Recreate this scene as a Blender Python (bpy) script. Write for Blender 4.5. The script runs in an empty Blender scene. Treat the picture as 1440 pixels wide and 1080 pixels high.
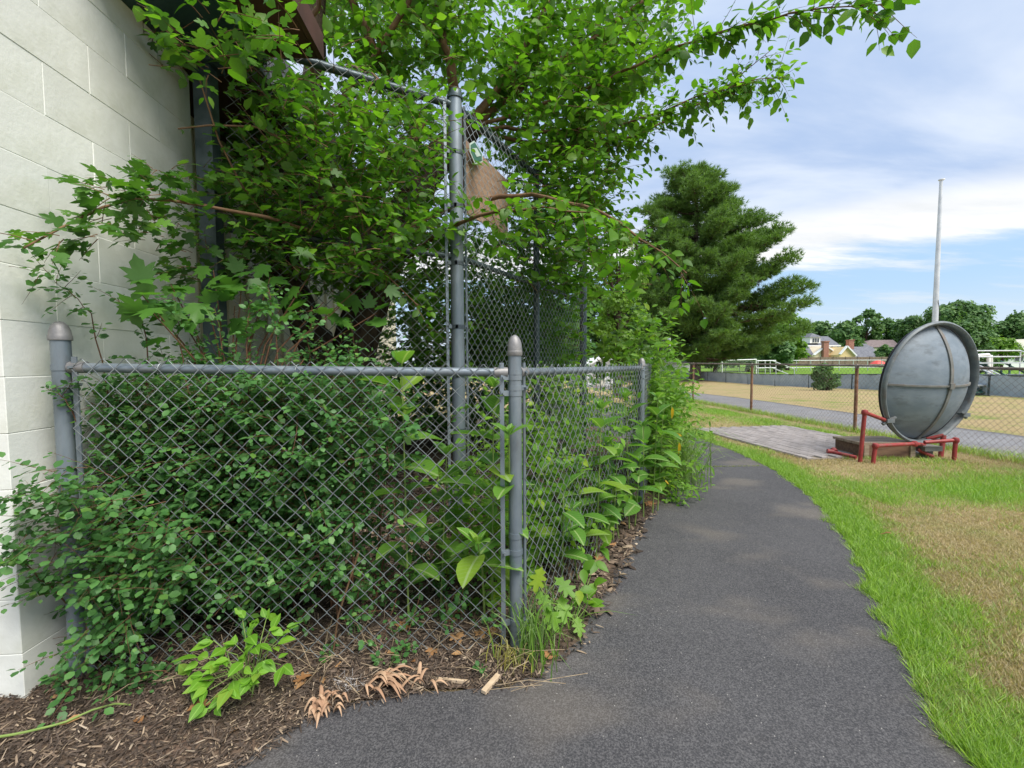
import bpy, bmesh, math, random
import numpy as np
from mathutils import Vector, Matrix, Quaternion
random.seed(7); rng = np.random.default_rng(7)
sc = bpy.context.scene
C = sc.collection

# ------------------------------------------------------------------ camera
F = 600.0; CAMH = 1.24; PITCH = math.atan(30/600.0); ROLL = -0.006
cd = bpy.data.cameras.new('camera'); cam = bpy.data.objects.new('camera', cd); C.objects.link(cam)
cd.sensor_width = 36; cd.lens = F/1440*36; cd.clip_start = 0.05; cd.clip_end = 2000
cam.matrix_world = Matrix.Translation((0,0,CAMH)) @ Matrix.Rotation(math.pi/2-PITCH, 4, 'X') @ Matrix.Rotation(ROLL, 4, 'Z')
sc.camera = cam
# ------------------------------------------------------------------ light
SUN_EL, SUN_AZ = math.radians(56), math.radians(138)      # azimuth clockwise from +Y (behind the camera, to its right)
S = Vector((math.sin(SUN_AZ)*math.cos(SUN_EL), math.cos(SUN_AZ)*math.cos(SUN_EL), math.sin(SUN_EL)))
sl = bpy.data.lights.new('sun', 'SUN'); sl.energy = 2.8; sl.angle = math.radians(35); sl.color = (1, .95, .87)
so = bpy.data.objects.new('sun', sl); C.objects.link(so); so.rotation_euler = S.to_track_quat('Z', 'Y').to_euler()
so.location = (0, -5, 12)
sc.view_settings.view_transform = 'Standard'; sc.view_settings.look = 'None'
sc.view_settings.gamma = 1; sc.view_settings.exposure = 1.08

w = bpy.data.worlds.new('World'); sc.world = w; w.use_nodes = True
nt = w.node_tree; nt.nodes.clear()
class NT:
    def __init__(s, nt): s.t = nt
    def n(s, typ, **kw):
        o = s.t.nodes.new(typ)
        for k, v in kw.items():
            if k.startswith('i_'):
                key = k[2:]; key = int(key) if key.isdigit() else key.replace('_', ' ')
                s.set(o.inputs[key], v)
            else: setattr(o, k, v)
        return o
    def set(s, inp, v):
        if isinstance(v, bpy.types.NodeSocket): s.t.links.new(v, inp)
        else: inp.default_value = v
    def math(s, op, a, b=None, c=None, clamp=False):
        o = s.t.nodes.new('ShaderNodeMath'); o.operation = op; o.use_clamp = clamp
        for i, v in enumerate((a, b, c)):
            if v is not None: s.set(o.inputs[i], v)
        return o.outputs[0]
    def mix(s, f, a, b, blend='MIX'):
        o = s.t.nodes.new('ShaderNodeMix'); o.data_type = 'RGBA'; o.blend_type = blend
        s.set(o.inputs[0], f)
        for i, v in ((6, a), (7, b)):
            if isinstance(v, tuple) and len(v) == 3: v = (*v, 1)
            s.set(o.inputs[i], v)
        return o.outputs[2]
    def noise(s, vec, scale, detail=4, rough=.55, dist=0):
        o = s.t.nodes.new('ShaderNodeTexNoise'); o.inputs['Scale'].default_value = scale
        o.inputs['Detail'].default_value = detail; o.inputs['Roughness'].default_value = rough; o.inputs['Distortion'].default_value = dist
        if vec is not None: s.set(o.inputs['Vector'], vec)
        return o.outputs[0]
    def ss(s, v, a, b):
        o = s.t.nodes.new('ShaderNodeMapRange'); o.interpolation_type = 'SMOOTHSTEP'
        s.set(o.inputs[0], v); o.inputs[1].default_value = a; o.inputs[2].default_value = b
        return o.outputs[0]
    def mapping(s, vec, scale=(1,1,1), rot=(0,0,0)):
        o = s.t.nodes.new('ShaderNodeMapping'); s.set(o.inputs[0], vec)
        o.inputs['Rotation'].default_value = rot; o.inputs['Scale'].default_value = scale
        return o.outputs[0]
W = NT(nt)
tc = W.n('ShaderNodeTexCoord').outputs['Generated']
sep = W.n('ShaderNodeSeparateXYZ', i_0=tc)
dz = W.math('MAXIMUM', sep.outputs[2], 0.0)
den = W.math('ADD', dz, 0.10)
cmb = W.n('ShaderNodeCombineXYZ', i_0=W.math('DIVIDE', sep.outputs[0], den), i_1=W.math('DIVIDE', sep.outputs[1], den)).outputs[0]
pl = W.mapping(cmb, (0.55, 1.3, 1), (0, 0, math.radians(38)))
n1 = W.noise(pl, 1.0, 6, .55, .5)
n2 = W.noise(cmb, 0.55, 3, .5)
n3 = W.noise(W.mapping(cmb, (.35, 1.0, 1), (0,0,math.radians(-30))), 2.6, 6, .6)
sky = W.n('ShaderNodeTexSky', sky_type='NISHITA', sun_disc=False, sun_elevation=SUN_EL, sun_rotation=SUN_AZ, altitude=50, air_density=1.0, dust_density=1.5, ozone_density=1.0)
K = 10.0
def kc(*c): return tuple(v*K for v in c)
deck = W.mix(W.ss(n1, .36, .66), kc(.225,.295,.425), kc(.375,.42,.495))         # broken grey-blue layer cloud
lowsky = W.mix(W.ss(dz, 0.0, .15), kc(.37,.415,.46), W.mix(.8, sky.outputs[0], kc(.23,.34,.47)))
lowsky = W.mix(W.math('MULTIPLY', W.ss(n3, .50, .70), .55), lowsky, kc(.40,.43,.46))
e2 = W.math('ADD', dz, W.math('MULTIPLY', W.math('SUBTRACT', n3, .5), .12))
white = W.mix(W.ss(n3,.3,.7), kc(.42,.435,.45), kc(.54,.54,.54))
c1 = W.mix(W.ss(e2, .17, .215), lowsky, white)
e3 = W.math('ADD', dz, W.math('MULTIPLY', W.math('SUBTRACT', n2, .5), .10))
e3 = W.math('ADD', e3, W.math('MULTIPLY', W.math('SUBTRACT', n3, .5), .05))
c2 = W.mix(W.ss(e3, .235, .30), c1, deck)
bg = W.n('ShaderNodeBackground', i_Color=c2, i_Strength=.1)
nt.links.new(bg.outputs[0], W.n('ShaderNodeOutputWorld').inputs[0])

# ------------------------------------------------------------------ pixel helpers (1440x1080 photograph)
def ray(px, py):
    x = (px-720)/F; y = -(py-540)/F
    c, s = math.cos(ROLL), math.sin(ROLL); x, y = c*x-s*y, s*x+c*y
    return np.array([x, math.cos(PITCH)+y*math.sin(PITCH), -math.sin(PITCH)+y*math.cos(PITCH)])
def P(px, py, dep):
    d = ray(px, py); return np.array([0,0,CAMH]) + d*dep/d[1]
def sst(a, b, x):
    t = np.clip((x-a)/(b-a), 0, 1); return t*t*(3-2*t)
def gz(x, y):
    return -0.35*sst(13, 30, y) + 0.75*sst(45, 100, y)
def G(px, py):
    d = ray(px, py); z = 0.0
    for _ in range(12):
        p = np.array([0,0,CAMH]) + d*(z-CAMH)/d[2]; z = float(gz(p[0], p[1]))
    return p
Minv = np.array(cam.matrix_world.inverted())
def project(pts):
    p = np.c_[pts, np.ones(len(pts))] @ Minv.T
    return np.c_[720+F*p[:,0]/-p[:,2], 540-F*p[:,1]/-p[:,2], -p[:,2]]

# ------------------------------------------------------------------ objects
def tag(o, label=None, cat=None, group=None, kind=None):
    if label: o['label'] = label
    if cat: o['category'] = cat
    if group: o['group'] = group
    if kind: o['kind'] = kind
    return o
def thing(name, loc, label, cat, group=None):
    o = bpy.data.objects.new(name, None); C.objects.link(o); o.location = loc
    o.empty_display_size = .1
    o['_loc'] = list(map(float, loc))
    return tag(o, label, cat, group)
def adopt(o, parent):
    if parent is not None:
        o.parent = parent
        if parent.type == 'EMPTY':
            o.matrix_parent_inverse = Matrix.Translation(-Vector(parent['_loc']))
def link(name, me, mat, parent=None, kind=None, label=None, M=None):
    o = bpy.data.objects.new(name, me); C.objects.link(o)
    if mat is not None and len(me.materials) == 0: me.materials.append(mat)
    if M is not None: o.matrix_basis = Matrix(M)
    adopt(o, parent)
    return tag(o, label, None, None, kind)
def tri_mesh(name, V, T, smooth=False, col=None):
    V = np.asarray(V, np.float32); T = np.asarray(T, np.int32)
    me = bpy.data.meshes.new(name)
    me.vertices.add(len(V)); me.vertices.foreach_set('co', V.ravel())
    me.loops.add(T.size); me.loops.foreach_set('vertex_index', T.ravel())
    me.polygons.add(len(T)); me.polygons.foreach_set('loop_start', np.arange(len(T), dtype=np.int32)*3)
    if smooth: me.polygons.foreach_set('use_smooth', np.ones(len(T), bool))
    me.update(calc_edges=True)
    if col is not None:
        a = me.color_attributes.new('tint', 'FLOAT_COLOR', 'POINT')
        a.data.foreach_set('color', np.c_[col, np.ones(len(col))].astype(np.float32).ravel())
    return me
class MB:
    def __init__(s): s.v = []; s.f = []; s.n = 0
    def add(s, V, Fc):
        s.v.extend([tuple(map(float, p)) for p in V]); s.f.extend([tuple(i+s.n for i in f) for f in Fc]); s.n += len(V); return s
    def box(s, c, size, R=None, bev=0):
        hx, hy, hz = [a/2 for a in size]
        pts = [(-hx,-hy,-hz),(hx,-hy,-hz),(hx,hy,-hz),(-hx,hy,-hz),(-hx,-hy,hz),(hx,-hy,hz),(hx,hy,hz),(-hx,hy,hz)]
        if R is not None: pts = [R @ Vector(p) for p in pts]
        return s.add([np.array(p)+np.array(c) for p in pts], [(0,3,2,1),(4,5,6,7),(0,1,5,4),(1,2,6,5),(2,3,7,6),(3,0,4,7)])
    def bar(s, a, b, wd, th, up=(0,0,1)):
        a = Vector(a); b = Vector(b); d = (b-a); L = d.length; d.normalize()
        u = Vector(up); x = d.cross(u)
        if x.length < 1e-4: x = d.cross(Vector((1,0,0)))
        x.normalize(); z = x.cross(d)
        R = Matrix((x, d, z)).transposed()
        return s.box((a+b)/2, (wd, L, th), R)
    def tube(s, pts, rad, sides=8, cap=True):
        pts = [Vector(p) for p in pts]; n = len(pts)
        rad = [rad]*n if isinstance(rad, (int, float)) else list(rad)
        V = []; Fc = []; prev = None
        for i, p in enumerate(pts):
            d = (pts[min(i+1, n-1)]-pts[max(i-1, 0)])
            if d.length < 1e-9: d = Vector((0,0,1))
            d.normalize()
            if prev is None:
                prev = d.orthogonal().normalized()
            prev = (prev - d*prev.dot(d))
            if prev.length < 1e-6: prev = d.orthogonal()
            prev.normalize(); q = d.cross(prev)
            for k in range(sides):
                a = 2*math.pi*k/sides
                V.append(p+(prev*math.cos(a)+q*math.sin(a))*rad[i])
        for i in range(n-1):
            for k in range(sides):
                k2 = (k+1) % sides
                Fc.append((i*sides+k, i*sides+k2, (i+1)*sides+k2, (i+1)*sides+k))
        if cap:
            Fc.append(tuple(range(sides))[::-1]); Fc.append(tuple((n-1)*sides+k for k in range(sides)))
        return s.add(V, Fc)
    def lathe(s, base, prof, sides=20, axis=None):
        V = []; Fc = []; base = np.array(base)
        for r, z in prof:
            for k in range(sides):
                a = 2*math.pi*k/sides; V.append(base+np.array([r*math.cos(a), r*math.sin(a), z]))
        for i in range(len(prof)-1):
            for k in range(sides):
                k2 = (k+1) % sides; Fc.append((i*sides+k, i*sides+k2, (i+1)*sides+k2, (i+1)*sides+k))
        Fc.append(tuple(range(sides))[::-1]); Fc.append(tuple((len(prof)-1)*sides+k for k in range(sides)))
        return s.add(V, Fc)
    def mesh(s, name, smooth=False, angle=None):
        me = bpy.data.meshes.new(name); me.from_pydata(s.v, [], s.f); me.update()
        if smooth:
            me.polygons.foreach_set('use_smooth', np.ones(len(me.polygons), bool))
            if angle is not None:
                bm = bmesh.new(); bm.from_mesh(me)
                for e in bm.edges:
                    if len(e.link_faces) == 2 and e.calc_face_angle(0) > angle: e.smooth = False
                bm.to_mesh(me); bm.free()
        return me
    def build(s, name, mat, parent=None, smooth=False, kind=None, label=None, angle=.7):
        return link(name, s.mesh(name, smooth, angle if smooth else None), mat, parent, kind, label)
def bevel_mesh(me, width, seg=1):
    bm = bmesh.new(); bm.from_mesh(me)
    bmesh.ops.bevel(bm, geom=bm.edges[:], offset=width, segments=seg, affect='EDGES', profile=.5)
    bm.to_mesh(me); bm.free(); return me

# ------------------------------------------------------------------ materials
MATS = {}
def newmat(name):
    m = bpy.data.materials.new(name); m.use_nodes = True; m.node_tree.nodes.clear(); MATS[name] = m
    t = NT(m.node_tree); out = t.n('ShaderNodeOutputMaterial')
    return m, t, out
def bump(t, h, strength=.3, dist=.01):
    return t.n('ShaderNodeBump', i_Strength=strength, i_Distance=dist, i_Height=h).outputs[0]
def surf(name, cols, scale=8, rough=.7, metal=0, bump_s=.2, bump_scale=60, bump_d=.003, stain=None, stain_scale=3, stain_amt=.5, spec=.4, stretch=(1,1,1), coord='Object', rnd=0):
    m, t, out = newmat(name)
    v = t.n('ShaderNodeTexCoord').outputs[coord]; v = t.mapping(v, stretch)
    c = t.mix(t.ss(t.noise(v, scale, 6, .6), .32, .68), cols[0], cols[1])
    if stain: c = t.mix(t.math('MULTIPLY', t.ss(t.noise(v, stain_scale, 5, .65), .5, .68), stain_amt), c, stain)
    if rnd:
        r = t.n('ShaderNodeObjectInfo').outputs['Random']
        h = t.n('ShaderNodeHueSaturation', i_Color=c, i_Value=t.math('ADD', 1-rnd, t.math('MULTIPLY', r, 2*rnd)))
        c = h.outputs[0]
    p = t.n('ShaderNodeBsdfPrincipled', i_Base_Color=c, i_Roughness=rough, i_Metallic=metal)
    p.inputs['Specular IOR Level'].default_value = spec
    if bump_s: t.set(p.inputs['Normal'], bump(t, t.noise(v, bump_scale, 4, .6), bump_s, bump_d))
    t.t.links.new(p.outputs[0], out.inputs[0]); return m
def leafmat(name, c1, c2, c3=None, trans=.4, rough=.45, back=1.25, attr=False, midrib=None, spec=.35, tcol=(1.25,1.35,.55)):
    m, t, out = newmat(name)
    g = t.n('ShaderNodeNewGeometry')
    if attr:
        c = t.n('ShaderNodeAttribute', attribute_name='tint').outputs[0]
    else:
        r = t.math('FRACT', t.math('ADD', g.outputs['Random Per Island'], t.n('ShaderNodeObjectInfo').outputs['Random']))
        c = t.mix(t.ss(r, .05, .95), c1, c2)
        if c3: c = t.mix(t.math('MULTIPLY', t.ss(r, .9, .97), .75), c, c3)
        v = t.n('ShaderNodeTexCoord').outputs['Object']
        c = t.mix(t.math('MULTIPLY', t.noise(v, 9, 3), .25), c, tuple(x*.6 for x in c1))
        if midrib:
            sx = t.n('ShaderNodeSeparateXYZ', i_0=v)
            ax = t.math('ABSOLUTE', sx.outputs[0])
            c = t.mix(t.math('SUBTRACT', 1, t.ss(ax, .012, .04)), c, midrib)
            vein = t.math('ABSOLUTE', t.math('SUBTRACT', t.math('FRACT', t.math('MULTIPLY', t.math('SUBTRACT', sx.outputs[1], t.math('MULTIPLY', ax, .7)), 9)), .5))
            c = t.mix(t.math('MULTIPLY', t.math('SUBTRACT', 1, t.ss(vein, .02, .12)), .28), c, midrib)
    hb = t.n('ShaderNodeHueSaturation', i_Color=c, i_Value=back, i_Saturation=.8)
    cb = t.mix(g.outputs['Backfacing'], c, hb.outputs[0])
    p = t.n('ShaderNodeBsdfPrincipled', i_Base_Color=cb, i_Roughness=rough); p.inputs['Specular IOR Level'].default_value = spec
    tr = t.n('ShaderNodeBsdfTranslucent', i_Color=t.mix(1.0, c, tcol, 'MULTIPLY'))
    ms = t.n('ShaderNodeMixShader', i_0=trans, i_1=p.outputs[0], i_2=tr.outputs[0])
    t.t.links.new(ms.outputs[0], out.inputs[0]); return m

M_mul = leafmat('mulberry_leaf', (.065,.18,.012), (.135,.30,.020), (.20,.38,.03), .52)
M_muld = leafmat('lobed_leaf', (.045,.135,.018), (.10,.24,.026), (.17,.33,.035), .4)  # green darkened to carry the shade on the leaf undersides
M_maple = leafmat('maple_leaf', (.06,.17,.025), (.10,.25,.035), None, .45)
M_shrub = leafmat('shrub_leaf', (.062,.175,.045), (.115,.27,.072), (.17,.33,.05), .36)
M_milk = leafmat('milkweed_leaf', (.09,.23,.035), (.15,.32,.04), (.24,.36,.04), .42, .42, midrib=(.30,.42,.16))
M_lime = leafmat('seedling_leaf', (.12,.29,.02), (.21,.43,.035), (.25,.36,.05), .42, .55, midrib=(.22,.42,.06))
M_weed = leafmat('weed_leaf', (.11,.25,.026), (.20,.39,.036), (.32,.42,.04), .48)
M_yel = leafmat('yellow_leaf', (.62,.40,.02), (.7,.45,.03), None, .4)
M_pine = leafmat('pine_needle', (.085,.18,.032), (.17,.30,.055), None, .35, .6, 1.0)
M_pined = leafmat('dead_needle', (.10,.055,.03), (.14,.08,.045), None, .1, .8, 1.0)
M_dtree = leafmat('dark_tree_leaf', (.068,.155,.05), (.14,.25,.072), None, .3, .6)
M_mtree = leafmat('mid_tree_leaf', (.065,.15,.042), (.125,.235,.062), None, .3, .6)
M_ytree = leafmat('yellow_green_leaf', (.11,.22,.025), (.18,.32,.04), None, .5, .5)
M_blade = leafmat('grass_blade', (0,0,0), (0,0,0), None, .3, .55, 1.0, attr=True, tcol=(1.1,1.2,.6))
M_bark = surf('bark', [(.035,.026,.02), (.085,.062,.045)], 14, .9, 0, .8, 30, .02, stretch=(1,1,.25), spec=.1)
M_twig = surf('twig_bark', [(.12,.07,.04), (.2,.12,.065)], 20, .8, 0, .3, 80, .002, spec=.2)
M_redtwig = surf('red_stem', [(.11,.05,.03), (.17,.09,.05)], 20, .7, 0, .2, 80, .002, spec=.2)
M_gstem = surf('green_stem', [(.14,.22,.05), (.2,.28,.07)], 20, .6, 0, .1, 80, .002)
M_pinebark = surf('pine_bark', [(.06,.045,.036), (.15,.115,.09)], 6, .95, 0, .8, 12, .05, stretch=(1,1,.3), spec=.1)
M_galv = surf('galvanised_steel', [(.15,.185,.215), (.235,.27,.30)], 10, .42, .4, .15, 120, .001, stain=(.16,.17,.18), stain_scale=7, stain_amt=.6, stretch=(1,1,.3))
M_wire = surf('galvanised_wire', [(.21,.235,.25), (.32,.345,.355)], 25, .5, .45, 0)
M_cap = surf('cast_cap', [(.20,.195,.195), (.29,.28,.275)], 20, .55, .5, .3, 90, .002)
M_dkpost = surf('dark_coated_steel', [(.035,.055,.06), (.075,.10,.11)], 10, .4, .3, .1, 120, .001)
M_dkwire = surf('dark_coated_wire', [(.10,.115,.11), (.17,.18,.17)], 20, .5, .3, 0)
M_rust = surf('rusty_pipe', [(.16,.07,.035), (.28,.15,.09)], 12, .8, .1, .4, 90, .002, stain=(.30,.27,.24), stain_scale=5, stain_amt=.7)
M_rail = surf('weathered_rail', [(.14,.11,.09), (.26,.22,.19)], 9, .7, .2, .3, 90, .002)
M_block = surf('painted_block', [(.70,.71,.66), (.78,.79,.74)], 5, .75, 0, .33, 60, .003, stain=(.52,.53,.43), stain_scale=1.7, stain_amt=.6, rnd=.025)
M_mortar = surf('painted_mortar', [(.66,.67,.62), (.73,.74,.69)], 9, .85, 0, .4, 80, .003)
M_siding = surf('cream_siding', [(.60,.57,.45), (.68,.65,.53)], 4, .6, 0, .1, 40, .002, stain=(.35,.36,.27), stain_scale=2)
M_green = surf('dark_green_trim', [(.018,.045,.042), (.03,.065,.058)], 7, .5, 0, .15, 60, .002)
M_maroon = surf('maroon_soffit', [(.055,.025,.02), (.085,.038,.03)], 5, .7, 0, .2, 30, .003)
M_board = surf('plywood_board', [(.27,.17,.11), (.36,.24,.16)], 5, .8, 0, .3, 50, .002, stretch=(1,1,6), stain=(.2,.12,.08))
M_red = surf('red_pipe_paint', [(.22,.028,.028), (.31,.042,.04)], 16, .5, 0, .25, 90, .002, stain=(.22,.09,.07), stain_scale=11, stain_amt=.7)
M_dish = surf('dish_grey_paint', [(.145,.18,.215), (.195,.23,.265)], 4, .55, 0, .12, 9, .012, stain=(.09,.105,.115), stain_scale=3.5, stain_amt=.55, stretch=(1,1,2))
M_rim = surf('dish_rim_paint', [(.12,.14,.15), (.18,.20,.21)], 9, .55, 0, .2, 40, .003, stain=(.10,.07,.05), stain_scale=6, stain_amt=.5)
M_strap = surf('rusty_strap', [(.13,.13,.12), (.18,.18,.17)], 9, .7, 0, .3, 60, .003, stain=(.17,.08,.04), stain_scale=4, stain_amt=.6)
M_wood = surf('weathered_wood', [(.20,.15,.10), (.32,.25,.18)], 6, .85, 0, .5, 30, .004, stretch=(1,6,6))
M_wooddk = surf('dark_wood', [(.10,.055,.035), (.17,.10,.06)], 6, .85, 0, .5, 30, .004, stretch=(1,6,6))
M_paver = surf('concrete_paver', [(.20,.18,.17), (.30,.27,.26)], 14, .9, 0, .4, 90, .003, rnd=.16)
M_sand = surf('jointing_sand', [(.16,.13,.10), (.26,.22,.17)], 30, .95, 0, .3, 90, .002)
M_white = surf('white_paint', [(.70,.71,.71), (.80,.80,.80)], 5, .5, 0, 0)
M_pole = surf('aluminium_pole', [(.55,.57,.60), (.68,.70,.72)], 3, .35, .3, 0)
M_alu = surf('bleacher_aluminium', [(.45,.48,.49), (.6,.62,.63)], 4, .4, .4, 0)
M_grnframe = surf('bleacher_green_frame', [(.04,.11,.10), (.07,.16,.14)], 5, .5, 0, 0)
M_screen = surf('windscreen_fabric', [(.27,.33,.38), (.37,.43,.48)], 1.6, .85, 0, .2, 8, .01, stain=(.50,.54,.57), stain_scale=2.4, stain_amt=.35)
M_yhouse = surf('yellow_siding', [(.66,.50,.24), (.74,.58,.30)], 1.5, .8, 0, .3, 3, .02, stretch=(.3,.3,8))
M_roof = surf('grey_shingle', [(.10,.105,.125), (.17,.175,.195)], 3, .9, 0, .4, 6, .03)
M_broof = surf('brown_shingle', [(.13,.10,.10), (.2,.16,.155)], 3, .9, 0, .4, 6, .03)
M_brick = surf('chimney_brick', [(.24,.11,.08), (.36,.18,.13)], 5, .9, 0, .5, 8, .02)
M_glass = surf('window_glass', [(.03,.04,.05), (.07,.08,.09)], 2, .1, 0, 0, spec=.6)
M_bfence = surf('brown_board_fence', [(.14,.10,.075), (.22,.17,.13)], 3, .9, 0, .2, 10, .01)
M_black = surf('black_metal', [(.012,.012,.014), (.025,.025,.03)], 6, .45, .2, 0)
M_tagg = surf('tag_green', [(.05,.13,.10), (.08,.17,.13)], 9, .4, 0, 0)
M_tagw = surf('tag_pale', [(.40,.48,.44), (.5,.58,.53)], 9, .4, 0, 0)
M_dead = leafmat('dead_leaf', (.26,.13,.055), (.42,.25,.12), None, .15, .8, 1.1, tcol=(1,1,1), spec=.1)
M_orange = leafmat('dried_frond', (.34,.17,.075), (.47,.28,.14), None, .1, .75, 1.1, tcol=(1,1,1), spec=.1)
M_straw = surf('straw', [(.22,.16,.10), (.36,.28,.18)], 20, .8, 0, 0)
M_fluff = surf('white_fluff', [(.7,.7,.7), (.8,.8,.8)], 20, .9, 0, 0)
M_splint = surf('wood_splinter', [(.42,.31,.20), (.55,.43,.30)], 20, .85, 0, .3, 60, .003)
M_redsign = surf('red_plastic', [(.55,.06,.05), (.62,.09,.07)], 4, .5, 0, 0)

# asphalt
def asphalt(name, c1, c2, dust, spec_amt):
    m, t, out = newmat(name)
    v = t.n('ShaderNodeTexCoord').outputs['Object']
    big = t.noise(v, 1.6, 5, .6); fine = t.noise(v, 170, 3, .7); mid = t.noise(v, 28, 4, .6)
    c = t.mix(t.ss(big, .3, .7), c1, c2)
    c = t.mix(t.ss(fine, .38, .68), t.mix(.55, c, (.012,.012,.013)), t.mix(.35, c, (.19,.18,.175)))
    c = t.mix(t.math('MULTIPLY', t.ss(mid, .45, .75), .2), c, (.02,.02,.022))
    d = t.ss(t.noise(t.mapping(v, (1,1.6,1), (0,0,.5)), 1.15, 3, .5), .50, .70)
    c = t.mix(t.math('MULTIPLY', d, dust), c, (.24,.20,.155))
    vo = t.n('ShaderNodeTexVoronoi', i_Vector=v, i_Scale=75.0)
    sp = t.math('MULTIPLY', t.math('LESS_THAN', vo.outputs['Distance'], .16), t.math('GREATER_THAN', t.n('ShaderNodeSeparateColor', i_0=vo.outputs['Color']).outputs[0], 1-spec_amt))
    c = t.mix(t.math('MULTIPLY', sp, .7), c, (.42,.40,.37))
    cr = t.n('ShaderNodeTexVoronoi', feature='DISTANCE_TO_EDGE', i_Vector=t.n('ShaderNodeVectorMath', operation='ADD', i_0=v, i_1=t.n('ShaderNodeTexNoise', i_Scale=3.0, i_Vector=v).outputs[1]).outputs[0], i_Scale=.55)
    crk = t.math('MULTIPLY', t.math('SUBTRACT', 1, t.ss(cr.outputs['Distance'], .0008, .004)), t.ss(t.noise(v, .8, 2), .49, .56))
    c = t.mix(t.math('MULTIPLY', crk, .7), c, (.01,.01,.01))
    p = t.n('ShaderNodeBsdfPrincipled', i_Base_Color=c, i_Roughness=.85); p.inputs['Specular IOR Level'].default_value = .3
    h = t.math('SUBTRACT', t.math('ADD', fine, t.math('MULTIPLY', mid, .4)), crk)
    t.set(p.inputs['Normal'], bump(t, h, .7, .004))
    t.t.links.new(p.outputs[0], out.inputs[0]); return m
M_asph = asphalt('asphalt', (.062,.062,.069), (.086,.085,.092), .26, .055)
M_asph2 = asphalt('old_asphalt', (.25,.25,.26), (.34,.34,.35), .2, .1)
# turf: colour from a per-vertex greenness value (where green turf grows) broken up with noise
def turfmat():
    m, t, out = newmat('turf')
    v = t.n('ShaderNodeTexCoord').outputs['Object']
    gsep = t.n('ShaderNodeSeparateColor', i_0=t.n('ShaderNodeAttribute', attribute_name='tint').outputs[0])
    n = t.noise(v, 1.7, 6, .65); n2 = t.noise(v, 26, 4, .7); n3 = t.noise(v, .35, 4, .6)
    f = t.math('ADD', gsep.outputs[0], t.math('ADD', t.math('MULTIPLY', t.math('SUBTRACT', n, .5), 1.5), t.math('ADD', t.math('MULTIPLY', t.math('SUBTRACT', n2, .5), .5), t.math('MULTIPLY', t.math('SUBTRACT', n3, .5), .9))))
    f = t.ss(f, .2, .8)
    dry = t.mix(t.ss(n2, .3, .7), (.29,.215,.11), (.46,.365,.20))
    grn = t.mix(t.ss(n2, .3, .7), (.085,.18,.02), (.18,.30,.045))
    c = t.mix(f, dry, grn)
    p = t.n('ShaderNodeBsdfPrincipled', i_Base_Color=c, i_Roughness=.95); p.inputs['Specular IOR Level'].default_value = .1
    t.set(p.inputs['Normal'], bump(t, t.noise(v, 60, 5, .75), .9, .03))
    t.t.links.new(p.outputs[0], out.inputs[0]); return m
M_turf = turfmat()
M_mulch = surf('mulch_soil', [(.06,.043,.032), (.15,.108,.078)], 22, .95, 0, .9, 60, .02, stain=(.17,.115,.085), stain_scale=5, stain_amt=.6, spec=.1)
def chipmat():
    m, t, out = newmat('mulch_chip')
    g = t.n('ShaderNodeNewGeometry').outputs['Random Per Island']
    r = t.n('ShaderNodeValToRGB'); t.set(r.inputs[0], g)
    e = r.color_ramp.elements; e[0].position = 0; e[0].color = (.045,.034,.027,1); e[1].position = 1; e[1].color = (.36,.29,.22,1)
    for pos, c in ((.40,(.072,.055,.044,1)), (.70,(.12,.09,.07,1)), (.87,(.19,.14,.10,1)), (.95,(.34,.26,.18,1))):
        k = e.new(pos); k.color = c
    p = t.n('ShaderNodeBsdfPrincipled', i_Base_Color=r.outputs[0], i_Roughness=.9); p.inputs['Specular IOR Level'].default_value = .15
    t.t.links.new(p.outputs[0], out.inputs[0]); return m
M_chip = chipmat()

# ================================================================== GROUND
def resample(pts, n):
    pts = np.array(pts, float); d = np.r_[0, np.cumsum(np.hypot(*np.diff(pts[:, :2], axis=0).T))]
    t = np.linspace(0, d[-1], n); return np.c_[[np.interp(t, d, pts[:, k]) for k in range(pts.shape[1])]].T
def smooth_poly(pts, n):
    p = resample(pts, n)
    for _ in range(6):
        q = p.copy(); q[1:-1] = (p[:-2]+2*p[1:-1]+p[2:])/4; p = q
    return p
Redge = [(1.25,-4,0),(1.2,-.5,0)] + [G(*q) for q in ((1355,1080),(1325,1038),(1250,885),(1222,820),(1195,770),(1150,708),(1090,663),(1040,638),(1000,624))] + [(3.05,8.2,0),(2.6,10,0),(1.8,12,0)]
Ledge = [(-2.6,-4,0),(-1.9,-.2,0),(-1.25,.7,0)] + [G(*q) for q in ((335,1075),(385,1030),(440,1000),(520,982),(600,978),(690,974),(770,955),(830,880),(905,735),(945,690),(968,645))] + [(1.75,6.6,0),(1.5,8.5,0),(1.0,10,0),(.3,12,0)]
Rp = smooth_poly(Redge, 260); Lp = smooth_poly(Ledge, 260)
Rp[:,0] += .012*np.sin(np.arange(260)*1.7)+rng.normal(0,.010,260); Lp[:,0] += rng.normal(0,.010,260); Lp[:,1] += rng.normal(0,.008,260)
def nearest_dist(x, y, poly):
    x = np.asarray(x).ravel(); y = np.asarray(y).ravel()
    out = np.empty(len(x))
    for i in range(0, len(x), 20000):
        dx = x[i:i+20000,None]-poly[None,:,0]; dy = y[i:i+20000,None]-poly[None,:,1]
        out[i:i+20000] = np.sqrt((dx*dx+dy*dy).min(1))
    return out
def in_poly(x, y, poly):
    x = np.asarray(x, float); y = np.asarray(y, float); ins = np.zeros(x.shape, bool)
    n = len(poly); j = n-1
    for i in range(n):
        xi, yi = poly[i][0], poly[i][1]; xj, yj = poly[j][0], poly[j][1]
        with np.errstate(divide='ignore', invalid='ignore'):
            c = ((yi > y) != (yj > y)) & (x < (xj-xi)*(y-yi)/(yj-yi+1e-12)+xi)
        ins ^= c; j = i
    return ins
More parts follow.
